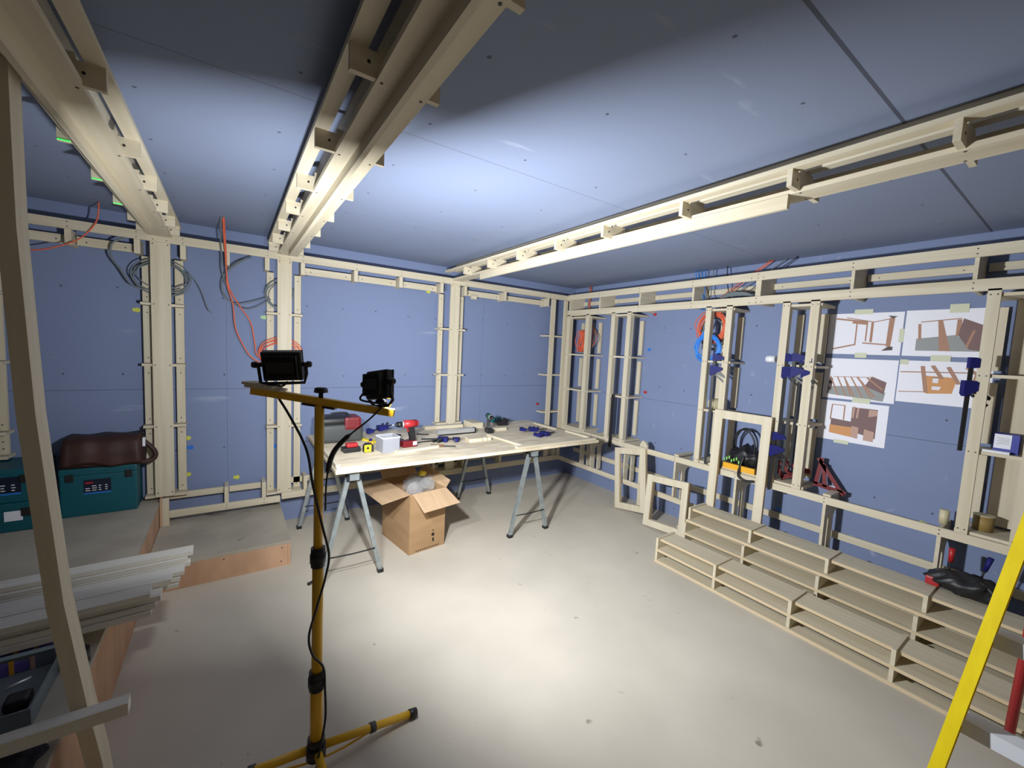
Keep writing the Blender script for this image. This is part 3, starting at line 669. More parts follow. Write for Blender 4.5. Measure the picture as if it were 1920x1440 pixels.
# leaning rectangular frames
def lean_frame(label, wdt, hgt, mem, n, loc, rz, lean, tilt=0, gap=.004, midbar=None, bright=False):
    t = thing('leaning_surround', label, 'timber surround', loc, (Rz(rz) @ Rx(lean) @ Ry(tilt)).to_euler(), group='rectangular ply frames leaning on the right wall')
    for k in range(n):
        y = -k*(.018+gap); dx = (.006*k if k else 0)
        bm = bmesh.new()
        box(bm, 0+dx, mem+dx, y-.018, y, 0, hgt); box(bm, wdt-mem+dx, wdt+dx, y-.018, y, 0, hgt)
        box(bm, mem+dx, wdt-mem+dx, y-.018, y, hgt-mem, hgt); box(bm, mem+dx, wdt-mem+dx, y-.018, y, 0, mem)
        edgeify(bm, 0); obj('frame_layer', bm, [MZ, MEDGE], t)
    if midbar: obj('mid_bar', B((mem*.6, wdt-mem*.6, -.018-n*.022, -n*.022, midbar, midbar+.035)), MX, t)
    return t
# local x -> world -y ; local +y... frames face -x (to the room)
# local x axis = world -y : rz=-90deg => local y -> +x (towards wall). lean: top goes +y local => Rx(-a)
lean_frame('small pale ply frame leaning beside the corner, farthest of the three', .385, .625, .062, 2, (3.36, 2.82, .002), -H, -.105, tilt=-.17)
lean_frame('short thick bright ply frame leaning in front of the farther frame', .425, .475, .06, 3, (3.285, 2.395, .002), -H, -.16, tilt=-.08)
lean_frame('tall narrow ply frame leaning in front of the tool bag', .445, 1.185, .068, 2, (3.386, 1.865, .002), -H, -.026, tilt=.0)
tag(obj('wood_offcut', B((3.45, 3.50, 2.13, 2.17, 0, .035)), MX, None, world=True), 'little square wood offcut on the floor behind the short frame', 'offcut')

# bent timber leaning behind dado
bm = bmesh.new(); prism(bm, [(2.60, .01), (2.655, .01), (2.665, .70), (2.64, .745), (2.61, .74), (2.575, .70)], 0, 3.47, 3.49)
tag(obj('ply_profile', bm, MZ, None, world=True), 'upright ply piece with a rounded top standing behind the waist rail', 'ply piece')

# ------------------------------------------------------------ papers
def paper(y1, y0, z0, z1, label, art, tapes=()):
    """y1 = left edge in view (far), y0 = right edge"""
    t = thing('paper_sheet', label, 'paper', (RX-.002, (y0+y1)/2, z0), group='printed design sheets taped to the right wall')
    W_, H_ = y1-y0, z1-z0
    obj('sheet', B((RX-.0025, RX-.001, y0, y1, z0, z1)), MPAPER, t, world=True)
    cols = {}
    for k, (c, pts) in enumerate(art):
        bm = cols.setdefault(c, bmesh.new())
        q = [(y1-u*W_, z0+v*H_) for u, v in pts]
        prism(bm, q, 0, RX-.0027-.00009*k, RX-.00255)
    for c, bm in cols.items(): obj('drawing', bm, ART[c], t, world=True)
    for (u, v, a, b) in tapes:
        obj('tape_piece', B((RX-.0045, RX-.0035, y1-(u+a)*W_, y1-u*W_, z0+v*H_, z0+(v+b)*H_)), MTAPE, t, world=True)
    return t
ART = {'br': mat('print brown', (.40, .22, .15), .7), 'dk': mat('print dark', (.09, .065, .06), .7), 'gr': mat('print grey', (.30, .31, .31), .7),
       'mr': mat('print maroon', (.20, .12, .12), .7), 'or': mat('print orange', (.62, .30, .12), .7), 'pk': mat('print pink', (.50, .32, .26), .7), 'wh': mat('print white', (.78, .78, .84), .7)}
def ln(u0, v0, u1, v1, w_=.02):
    d = Vector((u1-u0, v1-v0)); n = Vector((-d.y, d.x)).normalized()*w_/2
    return [(u0+n.x, v0+n.y), (u1+n.x, v1+n.y), (u1-n.x, v1-n.y), (u0-n.x, v0-n.y)]
paper(1.225, .812, 1.690, 1.982, 'top left sheet on the wall, a line drawing of a timber frame', [
    ('br', ln(.10, .88, .55, .78, .04)), ('br', ln(.25, .90, .62, .78)), ('br', ln(.60, .77, .88, .86)), ('br', ln(.40, .78, .40, .22)), ('br', ln(.54, .78, .54, .32)),
    ('br', ln(.61, .77, .61, .30, .035)), ('br', ln(.08, .12, .40, .24, .035)), ('br', ln(.50, .28, .84, .24, .03)), ('br', ln(.34, .80, .54, .76, .09)),
    ('br', [(.82, .86), (.89, .88), (.87, .20), (.81, .20)]), ('dk', [(.80, .92), (.92, .90), (.86, .85)]), ('dk', [(.76, .10), (.90, .12), (.90, .20), (.84, .20)])],
    ((.35, .97, .25, .12), (.42, -.08, .16, .12)))
paper(.803, .392, 1.690, 1.987, 'top right sheet, printed with a maroon slatted box on a grey floor', [
    ('gr', [(.15, .12), (.15, .38), (.58, .46), (.88, .12)]), ('br', ln(.18, .74, .62, .80)), ('br', [(.37, .78), (.42, .78), (.54, .12), (.42, .12)]), ('br', ln(.17, .70, .19, .36, .035)),
    ('br', ln(.60, .78, .60, .44, .05)), ('mr', [(.64, .80), (.92, .60), (.92, .12), (.73, .16), (.60, .46)]), ('br', ln(.76, .55, .70, .2, .03))],
    ((.48, .92, .2, .18), (.34, -.1, .22, .13), (-.06, .30, .06, .3)))
paper(1.222, .812, 1.362, 1.657, 'middle left sheet, printed with a row of brown trusses over grey', [
    ('gr', [(.07, .10), (.12, .30), (.62, .36), (.88, .24), (.86, .03)]), ('mr', [(.68, .60), (.88, .48), (.86, .20), (.60, .36)]), ('dk', [(.07, .10), (.09, .52), (.14, .50), (.13, .22)])] +
    [('br', ln(.10+i*.10, .55, .24+i*.115, .08, .022)) for i in range(5)] + [('br', ln(.14, .54, .72, .58, .014)), ('br', ln(.30, .56, .42, .10)), ('br', ln(.48, .57, .74, .12, .03)), ('br', ln(.62, .56, .84, .3, .03))],
    ((.45, -.06, .25, .12),))
paper(.806, .392, 1.385, 1.660, 'middle right sheet, an orange panel drawing partly behind the big clamp', [
    ('or', [(.28, .66), (.66, .64), (.62, .28), (.34, .24)]), ('wh', [(.40, .62), (.46, .62), (.46, .50), (.40, .50)]), ('wh', [(.40, .42), (.50, .42), (.48, .34), (.40, .34)]),
    ('br', ln(.02, .72, .95, .78, .025)), ('br', ln(.27, .88, .34, .26, .05)), ('br', ln(.38, .90, .50, .60, .05)), ('br', ln(.55, .88, .68, .50, .05)), ('br', ln(.74, .88, .88, .7, .05)), ('br', ln(.02, .24, .34, .28, .02)),
    ('br', ln(.86, .8, .80, .42, .04)), ('mr', ln(.40, .62, .46, .62, .02))], ((.0, .90, .10, .12),))
paper(1.230, .832, 1.052, 1.345, 'lowest sheet on the wall, printed in dark brown, orange and pink blocks', [
    ('mr', [(.20, .55), (.20, .38), (.86, .18), (.86, .88), (.50, .88), (.50, .52)]), ('or', [(.19, .38), (.52, .38), (.52, .14), (.19, .18)]), ('pk', [(.52, .42), (.62, .40), (.62, .12), (.52, .14)]),
    ('pk', [(.70, .38), (.84, .34), (.84, .10), (.70, .11)]), ('pk', [(.74, .86), (.86, .86), (.86, .74), (.74, .68)]), ('br', ln(.20, .90, .40, .90)), ('br', ln(.20, .90, .19, .52)), ('br', ln(.39, .90, .39, .54)), ('pk', ln(.53, .90, .52, .62, .03)), ('pk', ln(.59, .88, .58, .62, .03))],
    ((.28, -.06, .22, .09),))

# ------------------------------------------------------------ cables
def coil(bm, c, r, n, plane, thick, jit=.012, sy=1.25, rn=None):
    """n loops round centre c in the plane ('x': normal x, 'y': normal y)"""
    rn = rn or random.Random(3); pts = []
    for k in range(n):
        rr = r*(1+rn.uniform(-.16, .12)); dx, dz, off = rn.uniform(-jit, jit)*1.6, rn.uniform(-jit, jit)*1.6, rn.uniform(-jit, jit)
        for a in range(10):
            t_ = 2*math.pi*a/10
            u, v = rr*math.cos(t_)+dx, rr*math.sin(t_)*sy+dz
            pts.append((c[0]+(off if plane == 'x' else u), c[1]+(u if plane == 'x' else off), c[2]+v))
    tube(bm, pts, thick, n=5, smooth_k=3); return bm
YC = 3.86
tag(obj('orange_cable', T([(-.70, 3.80, CZ-.002), (-.705, 3.81, 2.36), (-.73, 3.84, 2.29), (-.80, 3.85, 2.19), (-.90, 3.85, 2.12), (-1.02, 3.85, 2.075), (-1.20, 3.85, 2.06), (-1.5, 3.86, 2.10)], .0045), MORNG, None, world=True), 'orange cable hanging from the ceiling at the far left', 'cable')
t = thing('orange_cable', 'long twin orange cable dropping from the ceiling to a coil behind the left lamp', 'cable', (0, 3.7, 1.5))
obj('strand', T([(-.039, 3.604, CZ-.002), (-.037, 3.70, 2.34), (-.03, 3.80, 2.22), (-.02, 3.84, 2.05), (.0, 3.86, 1.95), (.06, 3.87, 1.84), (.13, 3.88, 1.72), (.155, 3.88, 1.58), (.17, 3.88, 1.47), (.20, 3.87, 1.44)], .0045), MORNG, t, world=True)
obj('strand', T([(-.034, 3.604, CZ-.002), (-.03, 3.72, 2.34), (-.024, 3.82, 2.20), (-.02, 3.85, 2.0), (.015, 3.87, 1.85), (.03, 3.88, 1.68), (.07, 3.88, 1.56), (.13, 3.88, 1.45), (.20, 3.87, 1.40)], .0045), MORNG, t, world=True)
bm = coil(bmesh.new(), (.34, 3.925, 1.47), .145, 5, 'y', .0042, rn=random.Random(5), sy=.8)
tag(obj('orange_cable', bm, MORNG, None, world=True), 'coil of orange cable tucked behind the post at lamp height', 'cable')
G = 'grey data cables on the back wall'
bm = coil(bmesh.new(), (-.405, 3.915, 2.0), .16, 5, 'y', .004, rn=random.Random(9), sy=.72)
tag(obj('grey_cable', bm, MGREYC, None, world=True), 'coil of grey cable round the post above the leather bag', 'cable', G)
tag(obj('grey_cable', T([(-.60, 3.9, 2.24), (-.66, 3.90, 2.19), (-.665, 3.90, 2.10), (-.62, 3.90, 2.02), (-.57, 3.90, 1.93), (-.50, 3.90, 1.90)], .006), MGREYC, None, world=True), 'grey cable curving down from the rail to the left coil', 'cable', G)
tag(obj('grey_cable', T([(-.30, 3.90, 2.06), (-.23, 3.9, 2.02), (-.18, 3.9, 1.93), (-.14, 3.9, 1.80), (-.115, 3.9, 1.77)], .0035), MGREYC, None, world=True), 'loose grey cable tail right of the left coil', 'cable', G)
bm = coil(bmesh.new(), (.33, 3.925, 1.965), .10, 5, 'y', .004, rn=random.Random(12), sy=1.15)
tag(obj('grey_cable', bm, MGREYC, None, world=True), 'bundle of grey cable behind the post above the left lamp', 'cable', G)
t = thing('grey_cable', 'grey cable loop sagging left of the middle cable bundle', 'cable', (0, 3.88, 2)); 
obj('strand', T([(-.05, 3.60, CZ-.002), (-.055, 3.75, 2.28), (-.05, 3.84, 2.18), (-.05, 3.87, 2.08), (-.02, 3.88, 1.98), (.02, 3.89, 1.91)], .0045), MGREYC, t, world=True)
obj('strand', T([(.14, 3.93, 2.235), (.04, 3.91, 2.17), (-.03, 3.90, 2.08), (-.055, 3.89, 1.98), (-.03, 3.89, 1.89), (.05, 3.89, 1.855), (.15, 3.90, 1.885), (.26, 3.92, 1.935)], .0045), MGREYC, t, world=True)
obj('strand', T([(.13, 3.93, 2.235), (.03, 3.92, 2.15), (-.04, 3.90, 2.06), (-.05, 3.89, 1.96), (.0, 3.89, 1.87), (.10, 3.89, 1.82), (.18, 3.90, 1.85), (.27, 3.92, 1.92)], .004), MGREYC, t, world=True)
# right wall coils
G = 'cable coils hung on the right wall'
bm = coil(bmesh.new(), (3.55, 2.065, 1.885), .125, 8, 'x', .0048, rn=random.Random(4), sy=1.05)
tag(obj('orange_cable', bm, MORNG, None, world=True), 'upper orange cable coil hung behind the post', 'cable', G)
bm = coil(bmesh.new(), (3.58, 2.05, 1.85), .12, 4, 'x', .005, rn=random.Random(8), sy=1.3)
tag(obj('grey_cable', bm, MGREYC, None, world=True), 'grey cable coil hung behind the orange coil', 'cable', G)
bm = coil(bmesh.new(), (3.50, 2.045, 1.70), .112, 9, 'x', .0055, jit=.008, rn=random.Random(6), sy=1.0)
tag(obj('blue_cable', bm, MBLUEC, None, world=True), 'lower bright blue cable coil hung on the post', 'cable', G)
tag(obj('blue_cable', T([(3.56, 2.10, 2.03), (3.53, 2.07, 1.94), (3.51, 2.10, 1.84), (3.50, 2.13, 1.79)], .009), MBLUEC, None, world=True), 'blue cable tail joining the blue coil to the rail above', 'cable')
bm = bmesh.new(); rn = random.Random(2)
for k in range(11):
    y = 3.66+rn.uniform(-.05, .07); tube(bm, [(3.52+rn.uniform(-.02, .04), y+rn.uniform(-.02, .03), 1.62), (3.5+rn.uniform(0, .05), y+.05*rn.uniform(-1, 1), 1.72), (3.52, y+.07*rn.uniform(-1, 1), 1.83), (3.53, y+rn.uniform(-.04, .04), 1.875), (3.55, y-.04, 1.76), (3.54, y+.03*rn.uniform(-1, 1), 1.62)], .0045, n=5, smooth_k=4)
tag(obj('orange_cable', bm, MORNG, None, world=True), 'tangle of orange cable on the shelf of the corner bay', 'cable')
t = thing('grey_cable', 'red and grey cables running up into the rail in the corner bay', 'cable', (3.6, 3.6, 1.7))
for k in range(4):
    obj('strand', T([(3.56, 3.60-.02*k, 1.66), (3.60, 3.56-.03*k, 1.80), (3.64, 3.62, 1.95), (3.66, 3.70+.01*k, 2.10), (3.66, 3.70+.012*k, CZ-.002)], .0045), MGREYC if k % 2 else MORNG, t, world=True)
CP = [(MBLUEC, 2.30, 2.20), (MBLUEC, 2.27, 2.19), (MBLUEC, 2.23, 2.17), (MBLUEC, 2.20, 2.15), (MGREYC, 2.12, 2.10), (MBLACK, 2.0, 1.93), (MORNG, 1.64, 2.05), (MORNG, 1.62, 2.0), (MGREYC, 1.52, 1.95), (MBLACK, 1.45, 1.85)]
for k, (m, ya, yb) in enumerate(CP):
    nm = {'blue cable sheath': 'blue', 'grey cable sheath': 'grey', 'black plastic': 'black', 'orange cable sheath': 'orange'}[m.name]
    tag(obj(nm+'_cable', T([(3.62, ya, CZ-.002), (3.60, (ya+yb)/2+.01, 2.28), (3.58, yb, 2.12), (3.58, yb-.01, 2.05)], .0042, n=5), m, None, world=True),
        nm+' cable dropping behind the right top rail, ' + ['farthest of the blue ones', 'second blue one from the corner', 'third blue one from the corner', 'nearest of the blue ones', 'just right of the blue ones', 'steep one in the middle', 'steeper of the two slanting orange ones', 'flatter of the two slanting orange ones', 'slanting beside the orange ones', 'nearest slanting one'][k], 'cable', 'cables dropping behind the top rail')
bm = bmesh.new()
for k in range(6): tube(bm, [(3.52+.012*k, 2.02, 2.125+.004*k), (3.53, 1.92, 2.15+.006*k), (3.53, 1.78, 2.15+.004*k), (3.53+.01*k, 1.67, 2.13)], .005, n=5)
tag(obj('grey_cable', bm, MGREYC, None, world=True), 'bundle of thick grey cables lying in the top rail', 'cable')

# ------------------------------------------------------------ tools on the right wall
t = thing('masking_tape_roll', 'cream roll of wide tape standing on a rung of the coil post', 'tape roll', (3.50, 1.935, 1.2165), (0, 0, math.radians(-30)))
bm = bmesh.new(); n = 24
for (ra, rb) in ((.05, .034),):
    R0 = [[bm.verts.new((x, r*math.cos(2*math.pi*i/n), r*math.sin(2*math.pi*i/n))) for i in range(n)] for x, r in ((-.035, ra), (.035, ra), (.035, rb), (-.035, rb))]
    for a in range(4):
        for i in range(n): bm.faces.new((R0[a][i], R0[a][(i+1) % n], R0[(a+1) % 4][(i+1) % n], R0[(a+1) % 4][i]))
obj('tape', bm, MCREAM, t)
t = thing('tool_bag', 'black soft tool bag with green lettering and hoop handles on the waist shelf', 'tool bag', (3.56, 1.665, .7015))
bm = bmesh.new(); bmesh.ops.create_icosphere(bm, subdivisions=4, radius=1)
rn = random.Random(21)
for v in bm.verts:
    x, y, z = v.co; k = 1+.07*math.sin(9*x+3*z)*math.sin(7*y+z*5)
    v.co = Vector((.085*x*k, .135*y*k, .095+.095*z*k*(1+.25*math.cos(8*y))))
    if v.co.z < .002: v.co.z = .002
obj('bag_body', bm, MBLACK, t, smooth=True)
for dx, dy in ((-.05, 0), (.04, .02)):
    obj('hoop_handle', T([(dx, .09+dy, .15), (dx, .085+dy, .25), (dx, .04+dy, .325), (dx, -.03+dy, .325), (dx, -.08+dy, .25), (dx, -.09+dy, .15)], .007), MBLACK, t)
bm = bmesh.new()
for i in range(7): box(bm, -.088, -.082, .125-i*.02, .135-i*.02, .05+(i % 3)*.012, .075+(i % 3)*.012)
obj('green_lettering', bm, MGTXT, t)
obj('strap', T([(-.09, -.03, .12), (-.12, -.02, .04), (-.155, -.03, -.03), (-.155, -.08, -.055), (-.15, -.15, -.045)], .010, n=8), MBLACK, t)
t = thing('spirit_level', 'yellow box level lying on the waist shelf in front of the black tool bag', 'level', (3.448, 1.66, .7015))
obj('body', B((-.012, .012, -.13, .125, 0, .045)), MYORG, t); obj('end_cap', B((-.013, .013, .125, .135, 0, .046)), MBLACK, t)
for k, (y, a, lab) in enumerate(((1.37, -.5, 'dark red speed square lying slanted at the foot of the crowded post'), (1.19, .12, 'dark red speed square standing upright at the foot of the crowded post'))):
    t = thing('speed_square', lab, 'square', (3.53 if k == 0 else 3.62, y, .704), (a, 0, .35 if k == 0 else .0), group='dark red speed squares')
    bm = bmesh.new(); th = .006
    for (p, q) in (((0, 0), (0, .215)), ((0, .215), (-.20, 0)), ((-.20, 0), (0, 0)), ((-.06, 0), (-.02, .17))):
        d = Vector((q[0]-p[0], q[1]-p[1])); n_ = Vector((-d.y, d.x)).normalized()*.026
        prism(bm, [(p[0], p[1]), (q[0], q[1]), (q[0]+n_.x, q[1]+n_.y), (p[0]+n_.x, p[1]+n_.y)], 0, -th/2, th/2)
    obj('blade', bm, MDRED, t); obj('fence', B((-.014, .014, -.19, 0, -.001, .012)), MDRED, t)
tag(obj('clear_square', flapb := B((3.66, 3.664, 1.06, 1.20, .705, .715)), MWHITEP, None, world=True), 'thin pale rule lying at the foot of the crowded post', 'rule')
t = thing('screw_box', 'blue and white cardboard screw box on the shelf at the right edge', 'box', (3.55, .29, 1.1665))
obj('carton', B((-.05, .05, -.045, .045, 0, .105)), mat('blue carton', (.03, .04, .33), .5), t)
obj('white_label', B((-.0515, -.0502, -.018, .0435, .025, .103)), MPAPER, t)
bm = bmesh.new()
for i in range(5): box(bm, -.0522, -.0516, -.012+.0, .035-(i % 2)*.01, .05+i*.008, .052+i*.008)
obj('printed_lines', bm, ART['gr'], t)
t = thing('notebook', 'thin white-edged booklet under the blue screw box', 'booklet', (3.49, .33, 1.1665)); obj('cover', B((-.035, .008, -.06, .05, 0, .012)), MWHITEP, t)
t = thing('tin', 'round yellowish tin on the waist shelf at the right edge', 'tin', (3.56, .335, .7015))
obj('body', CY((0, 0, 0), (0, 0, .085), .042, n=24), mat('kraft tube', (.30, .20, .06), .6), t); obj('rim', CY((0, 0, .085), (0, 0, .09), .044, n=24), MCREAM, t)
t = thing('tin', 'pale tube standing just left of the right edge post', 'tin', (3.55, .489, .6835)); obj('body', CY((0, 0, 0), (0, 0, .085), .022, n=18), MCREAM, t)
t = thing('paper_roll', 'white plastic cylinder poking out left of the crowded post', 'tube', (3.47, 1.50, 1.63)); obj('body', CY((0, -.03, 0), (0, .035, 0), .026, n=20), MWHITEP, t)
# dark bag lower right
t = thing('tool_pouch', 'black tool pouch with red lining on the rear ladder frame, right side', 'tool bag', (3.335, .345, .382))
bm = bmesh.new(); bmesh.ops.create_icosphere(bm, subdivisions=4, radius=1)
for v in bm.verts:
    x, y, z = v.co; k = 1+.16*math.sin(9*y+4*z)*math.cos(7*x+2)
    v.co = Vector((.085*x*k, .15*y*k, .05+.055*z*k*(1.1-.3*y)))
    if v.co.z < -.002: v.co.z = -.002
obj('pouch_body', bm, MBLACK, t, smooth=True)
obj('red_lining', RB(-.05, .02, .09, .15, .0, .05, r=.01), MRED, t)
obj('grey_strap', T([(-.02, -.02, .10), (-.05, -.08, .09), (-.06, -.14, .03)], .007), MGREY, t)
t = thing('screwdriver', 'screwdriver with a red handle sticking up from the black pouch', 'screwdriver', (3.41, .42, .46)); obj('handle', CY((0, 0, .05), (0, 0, .13), .011, .014), MRED, t); obj('shaft', CY((0, 0, -.02), (0, 0, .05), .004), MDSTEEL, t)
t = thing('screwdriver', 'screwdriver with a dark blue handle leaning right of the red one', 'screwdriver', (3.41, .30, .47), (.2, 0, 0)); obj('handle', CY((0, 0, .05), (0, 0, .13), .010, .013), MNAVY, t); obj('shaft', CY((0, 0, -.02), (0, 0, .05), .004), MDSTEEL, t)
# small coloured packers showing behind the battens
PK = [('k', .545, 2.172), ('y', .864, 2.19), ('y', 1.675, 2.155), ('b', 2.527, 2.17), ('g', .232, 1.773), ('y', -.278, .796), ('y', -.281, .507), ('y', .037, .44), ('y', -.556, 1.76), ('b', -.262, .72), ('r', 3.17, .948), ('b', .306, .677)]
cm = {'y': mat('yellow packer', (.62, .62, .08), .5), 'b': MSKY, 'g': mat('green packer', (.35, .55, .25), .5), 'k': MGREY, 'r': MRED}
cn = {'y': 'yellow', 'b': 'blue', 'g': 'green', 'k': 'dark grey', 'r': 'red'}
where = {0: 'under the rail by the middle post', 1: 'under the rail above the bench', 2: 'under the top rail near the third post', 3: 'under the top rail near the corner', 4: 'beside the middle post above the lamp', 5: 'beside the left post, just above the blue one', 6: 'at the foot of the left post', 7: 'in the middle of the step rail', 8: 'left of the coil on the left post', 9: 'beside the left post near the tool cases', 10: 'beside the corner uprights', 11: 'low behind the middle post'}
for k, (c, x, z) in enumerate(PK):
    bm = bmesh.new(); cyl(bm, (x, BY-.004, z), (x, BY-.001, z), .017, n=14); box(bm, x-.026, x-.012, BY-.0035, BY-.001, z-.012, z+.012)
    tag(obj('plastic_packer', bm, cm[c], None, world=True), cn[c]+' plastic packer on the back wall '+where[k], 'packer', 'coloured plastic packers behind the battens')
for k, (c, y, z, wh) in enumerate((('r', 2.781, 2.05, 'beside the top of the second post'), ('b', 2.82, 1.678, 'right of the second post, middle'), ('r', 2.83, 1.218, 'right of the second post, low'), ('y', 1.505, 2.03, 'under the top rail between coil and clamp posts'), ('b', 1.440, .41, 'low behind the ladder frames'), ('y', .606, .61, 'under the waist rail below the papers'))):
    bm = bmesh.new(); cyl(bm, (RX-.004, y, z), (RX-.001, y, z), .015, n=14); box(bm, RX-.0035, RX-.001, y-.026, y-.012, z-.012, z+.012)
    tag(obj('plastic_packer', bm, cm[c], None, world=True), cn[c]+' plastic packer on the right wall '+wh, 'packer', 'coloured plastic packers on the right wall')

# ------------------------------------------------------------ teal tool cases and leather bag (on the raised platform)
def case(name, label, x0, x1, y0, y1, z0, z1, lab=(.30, .65, .45, .75), sidew=True, group='teal stacking tool cases'):
    t = thing(name, label, 'tool case', ((x0+x1)/2, (y0+y1)/2, z0), group=group); W_, H_ = x1-x0, z1-z0
    obj('body', RB(x0, x1, y0, y1, z0, z1-.05, r=.008), MTEAL, t, world=True)
    obj('lid', RB(x0-.003, x1+.003, y0-.003, y1, z1-.052, z1, r=.010), MTEAL, t, world=True)
    for u in (.08, .84): 
        if W_ > .3: obj('latch', RB(x0+u*W_, x0+(u+.10)*W_, y0-.010, y0-.002, z1-.085, z1-.035, r=.003), MBLACK, t, world=True)
    lx0, lx1, lz0, lz1 = x0+lab[0]*W_, x0+lab[1]*W_, z0+lab[2]*H_, z0+lab[3]*H_
    l = obj('label_plate', B((lx0, lx1, y0-.003, y0-.0005, lz0, lz1)), mat('label black', (.008, .012, .03), .35), t, world=True)
    bm = B((lx0, lx1, y0-.0038, y0-.003, lz0, lz0+(lz1-lz0)*.10)); obj('blue_stripe', bm, MSKY, l, world=True)
    dw, dh = lx1-lx0, lz1-lz0
    obj('red_mark', B((lx0+.06*dw, lx0+.34*dw, y0-.0038, y0-.003, lz0+.72*dh, lz0+.84*dh)), MRED, l, world=True)
    bm = bmesh.new()
    for i in range(3):
        for j in range(4):
            a = lx0+(.06+.24*j)*dw; b = a+(.18 if j < 2 else .10)*dw; z = lz0+(.22+.15*i)*dh
            if not (i == 2 and j == 0): box(bm, a, b-(.02*dw if (i+j) % 2 else 0), y0-.0038, y0-.003, z, z+.05*dh)
    obj('white_print', bm, MWHITEP, l, world=True)
    return t
case('tool_case', 'teal tool case under the leather bag, on the platform', -.925, -.548, 3.775, 3.995, .361, .685)
case('tool_case', 'upper teal tool case of the left stack, cut by the photo edge', -1.40, -.99, 3.65, 3.995, .541, .745, lab=(.42, .85, .25, .78))
case('tool_case', 'lower teal tool case of the left stack, with a white sticker', -1.40, -.99, 3.65, 3.995, .361, .540, lab=(.1, .3, .3, .6))
tag(obj('sticker', B((-1.125, -1.05, 3.6455, 3.6475, .43, .49)), MPAPER, None, world=True), 'white paper sticker on the lower left teal case', 'sticker')
t = thing('leather_bag', 'dark brown leather satchel lying on top of the teal case', 'bag', (-.715, 3.87, .6865))
bm = RB(-.20, .20, -.115, .105, 0, .185, r=.03, seg=4)
for v in bm.verts:
    v.co.x *= 1-.12*max(0, v.co.z)/.185*(1 if v.co.x < 0 else .2); v.co.y += .25*v.co.z*.3; v.co.z += .008*math.sin(v.co.x*22)+.006*math.sin(v.co.y*30)
    if v.co.z < 0: v.co.z = 0
obj('bag_body', bm, MLEATH, t, smooth=True)
bm = bmesh.new(); nn = 14
prof = [(.10, .190), (.0, .197), (-.09, .192), (-.125, .160), (-.128, .09), (-.135, .035), (-.132, .02)]
rows = []
for i in range(nn+1):
    u = -.195+.395*i/nn
    rows.append([bm.verts.new((u*(1-.05*(z/.19)), y+.004*math.sin(i*1.3), z+.005*math.sin(i*.9+y*20)+(.012*math.sin(i*.45) if z < .05 else 0))) for y, z in prof])
for a, b in zip(rows, rows[1:]):
    for j in range(len(prof)-1): bm.faces.new((a[j], b[j], b[j+1], a[j+1])).smooth = True
fl = obj('flap', bm, MLEATH, t)
so = fl.modifiers.new('s', 'SOLIDIFY'); so.thickness = .005; so.offset = 1
obj('shoulder_strap', B((.198, .206, -.02, .02, .10, .17)), MLEATH, t)
obj('strap_loop', T([(.20, -.05, .15), (.235, -.05, .11), (.262, -.05, .06), (.255, -.05, .02), (.22, -.06, .004), (.17, -.09, .012)], .016, n=8), MLEATH, t)
obj('lining_tag', B((.198, .212, -.075, -.045, .115, .175)), MWHITEP, t)

# ------------------------------------------------------------ timbers at the left
t = thing('timber_prop', 'slim bowed timber prop standing from floor to the left ceiling beam', 'timber', (-.33, 1.65, 0))
bm = bmesh.new(); prof = [(0, -.312), (.27, -.338), (.47, -.366), (.80, -.405), (1.36, -.443), (1.86, -.461), (2.10, -.462), (2.275, -.462)]
rows = []
for z, x in prof:
    rows.append([bm.verts.new((x-(-.33)+dx, dy, z)) for dx, dy in ((0, 0), (0, .080), (-.036, .080), (-.036, 0))])
for a, b in zip(rows, rows[1:]):
    for j in range(4): bm.faces.new((a[j], a[(j+1) % 4], b[(j+1) % 4], b[j]))
bm.faces.new(rows[0][::-1]); bm.faces.new(rows[-1])
obj('shaft', bm, MZ, t)
tag(obj('timber_batten', B((-.90, -.53, 1.62, 1.66, 2.262, 2.276)), MX, None, world=True), 'short cross batten at the top of the slanting prop', 'batten')
tag(obj('timber_batten', B((-1.5, -.262, 1.570, 1.612, .452, .490)), MPALE, None, world=True), 'nearest horizontal timber crossing in front of the slanting prop', 'batten')
bm = bmesh.new(); box(bm, -1.48, -1.40, 1.57, 1.61, .361, .4515)
tag(obj('wood_block', bm, MX, None, world=True), 'block under the nearest horizontal timber', 'block')
# plank stack (long axis x)
G = 'stack of long planks over the platform edge'
PL = [  # x_end, y0, y1, z0, z1
    (-.165, 2.52, 2.60, .497, .515, 'far top plank of the stack with the longest end'),
    (-.185, 2.50, 2.60, .477, .495, 'second plank below the far top one'),
    (-.175, 2.49, 2.58, .457, .475, 'third plank below the far top one'),
    (-.205, 2.515, 2.59, .424, .442, 'fourth plank under the far side of the stack'),
    (-.19, 2.38, 2.45, .470, .488, 'middle top plank of the stack'),
    (-.205, 2.37, 2.46, .447, .465, 'plank under the middle top one'),
    (-.21, 2.36, 2.45, .424, .442, 'lowest plank in the middle of the stack'),
    (-.225, 2.255, 2.33, .497, .520, 'front group plank with a long end, next to the widest'),
    (-.285, 2.165, 2.25, .497, .520, 'widest bright plank at the front top of the stack'),
    (-.255, 2.18, 2.34, .472, .494, 'plank just beneath the widest bright plank'),
    (-.270, 2.17, 2.33, .448, .470, 'dark-edged plank third from the top at the front'),
    (-.285, 2.16, 2.32, .424, .446, 'lowest plank at the front of the stack')]
for k, (xe, y0, y1, z0, z1, lab) in enumerate(PL):
    M_ = Tr(xe, (y0+y1)/2, 0) @ Rz(math.radians(1.5+(k % 3)*.4)) @ Tr(-xe, -(y0+y1)/2, 0)
    tag(obj('plank', B((-2.3, xe, y0, y1, z0, z1), M=M_), MPALE, None, world=True), lab, 'plank', G)
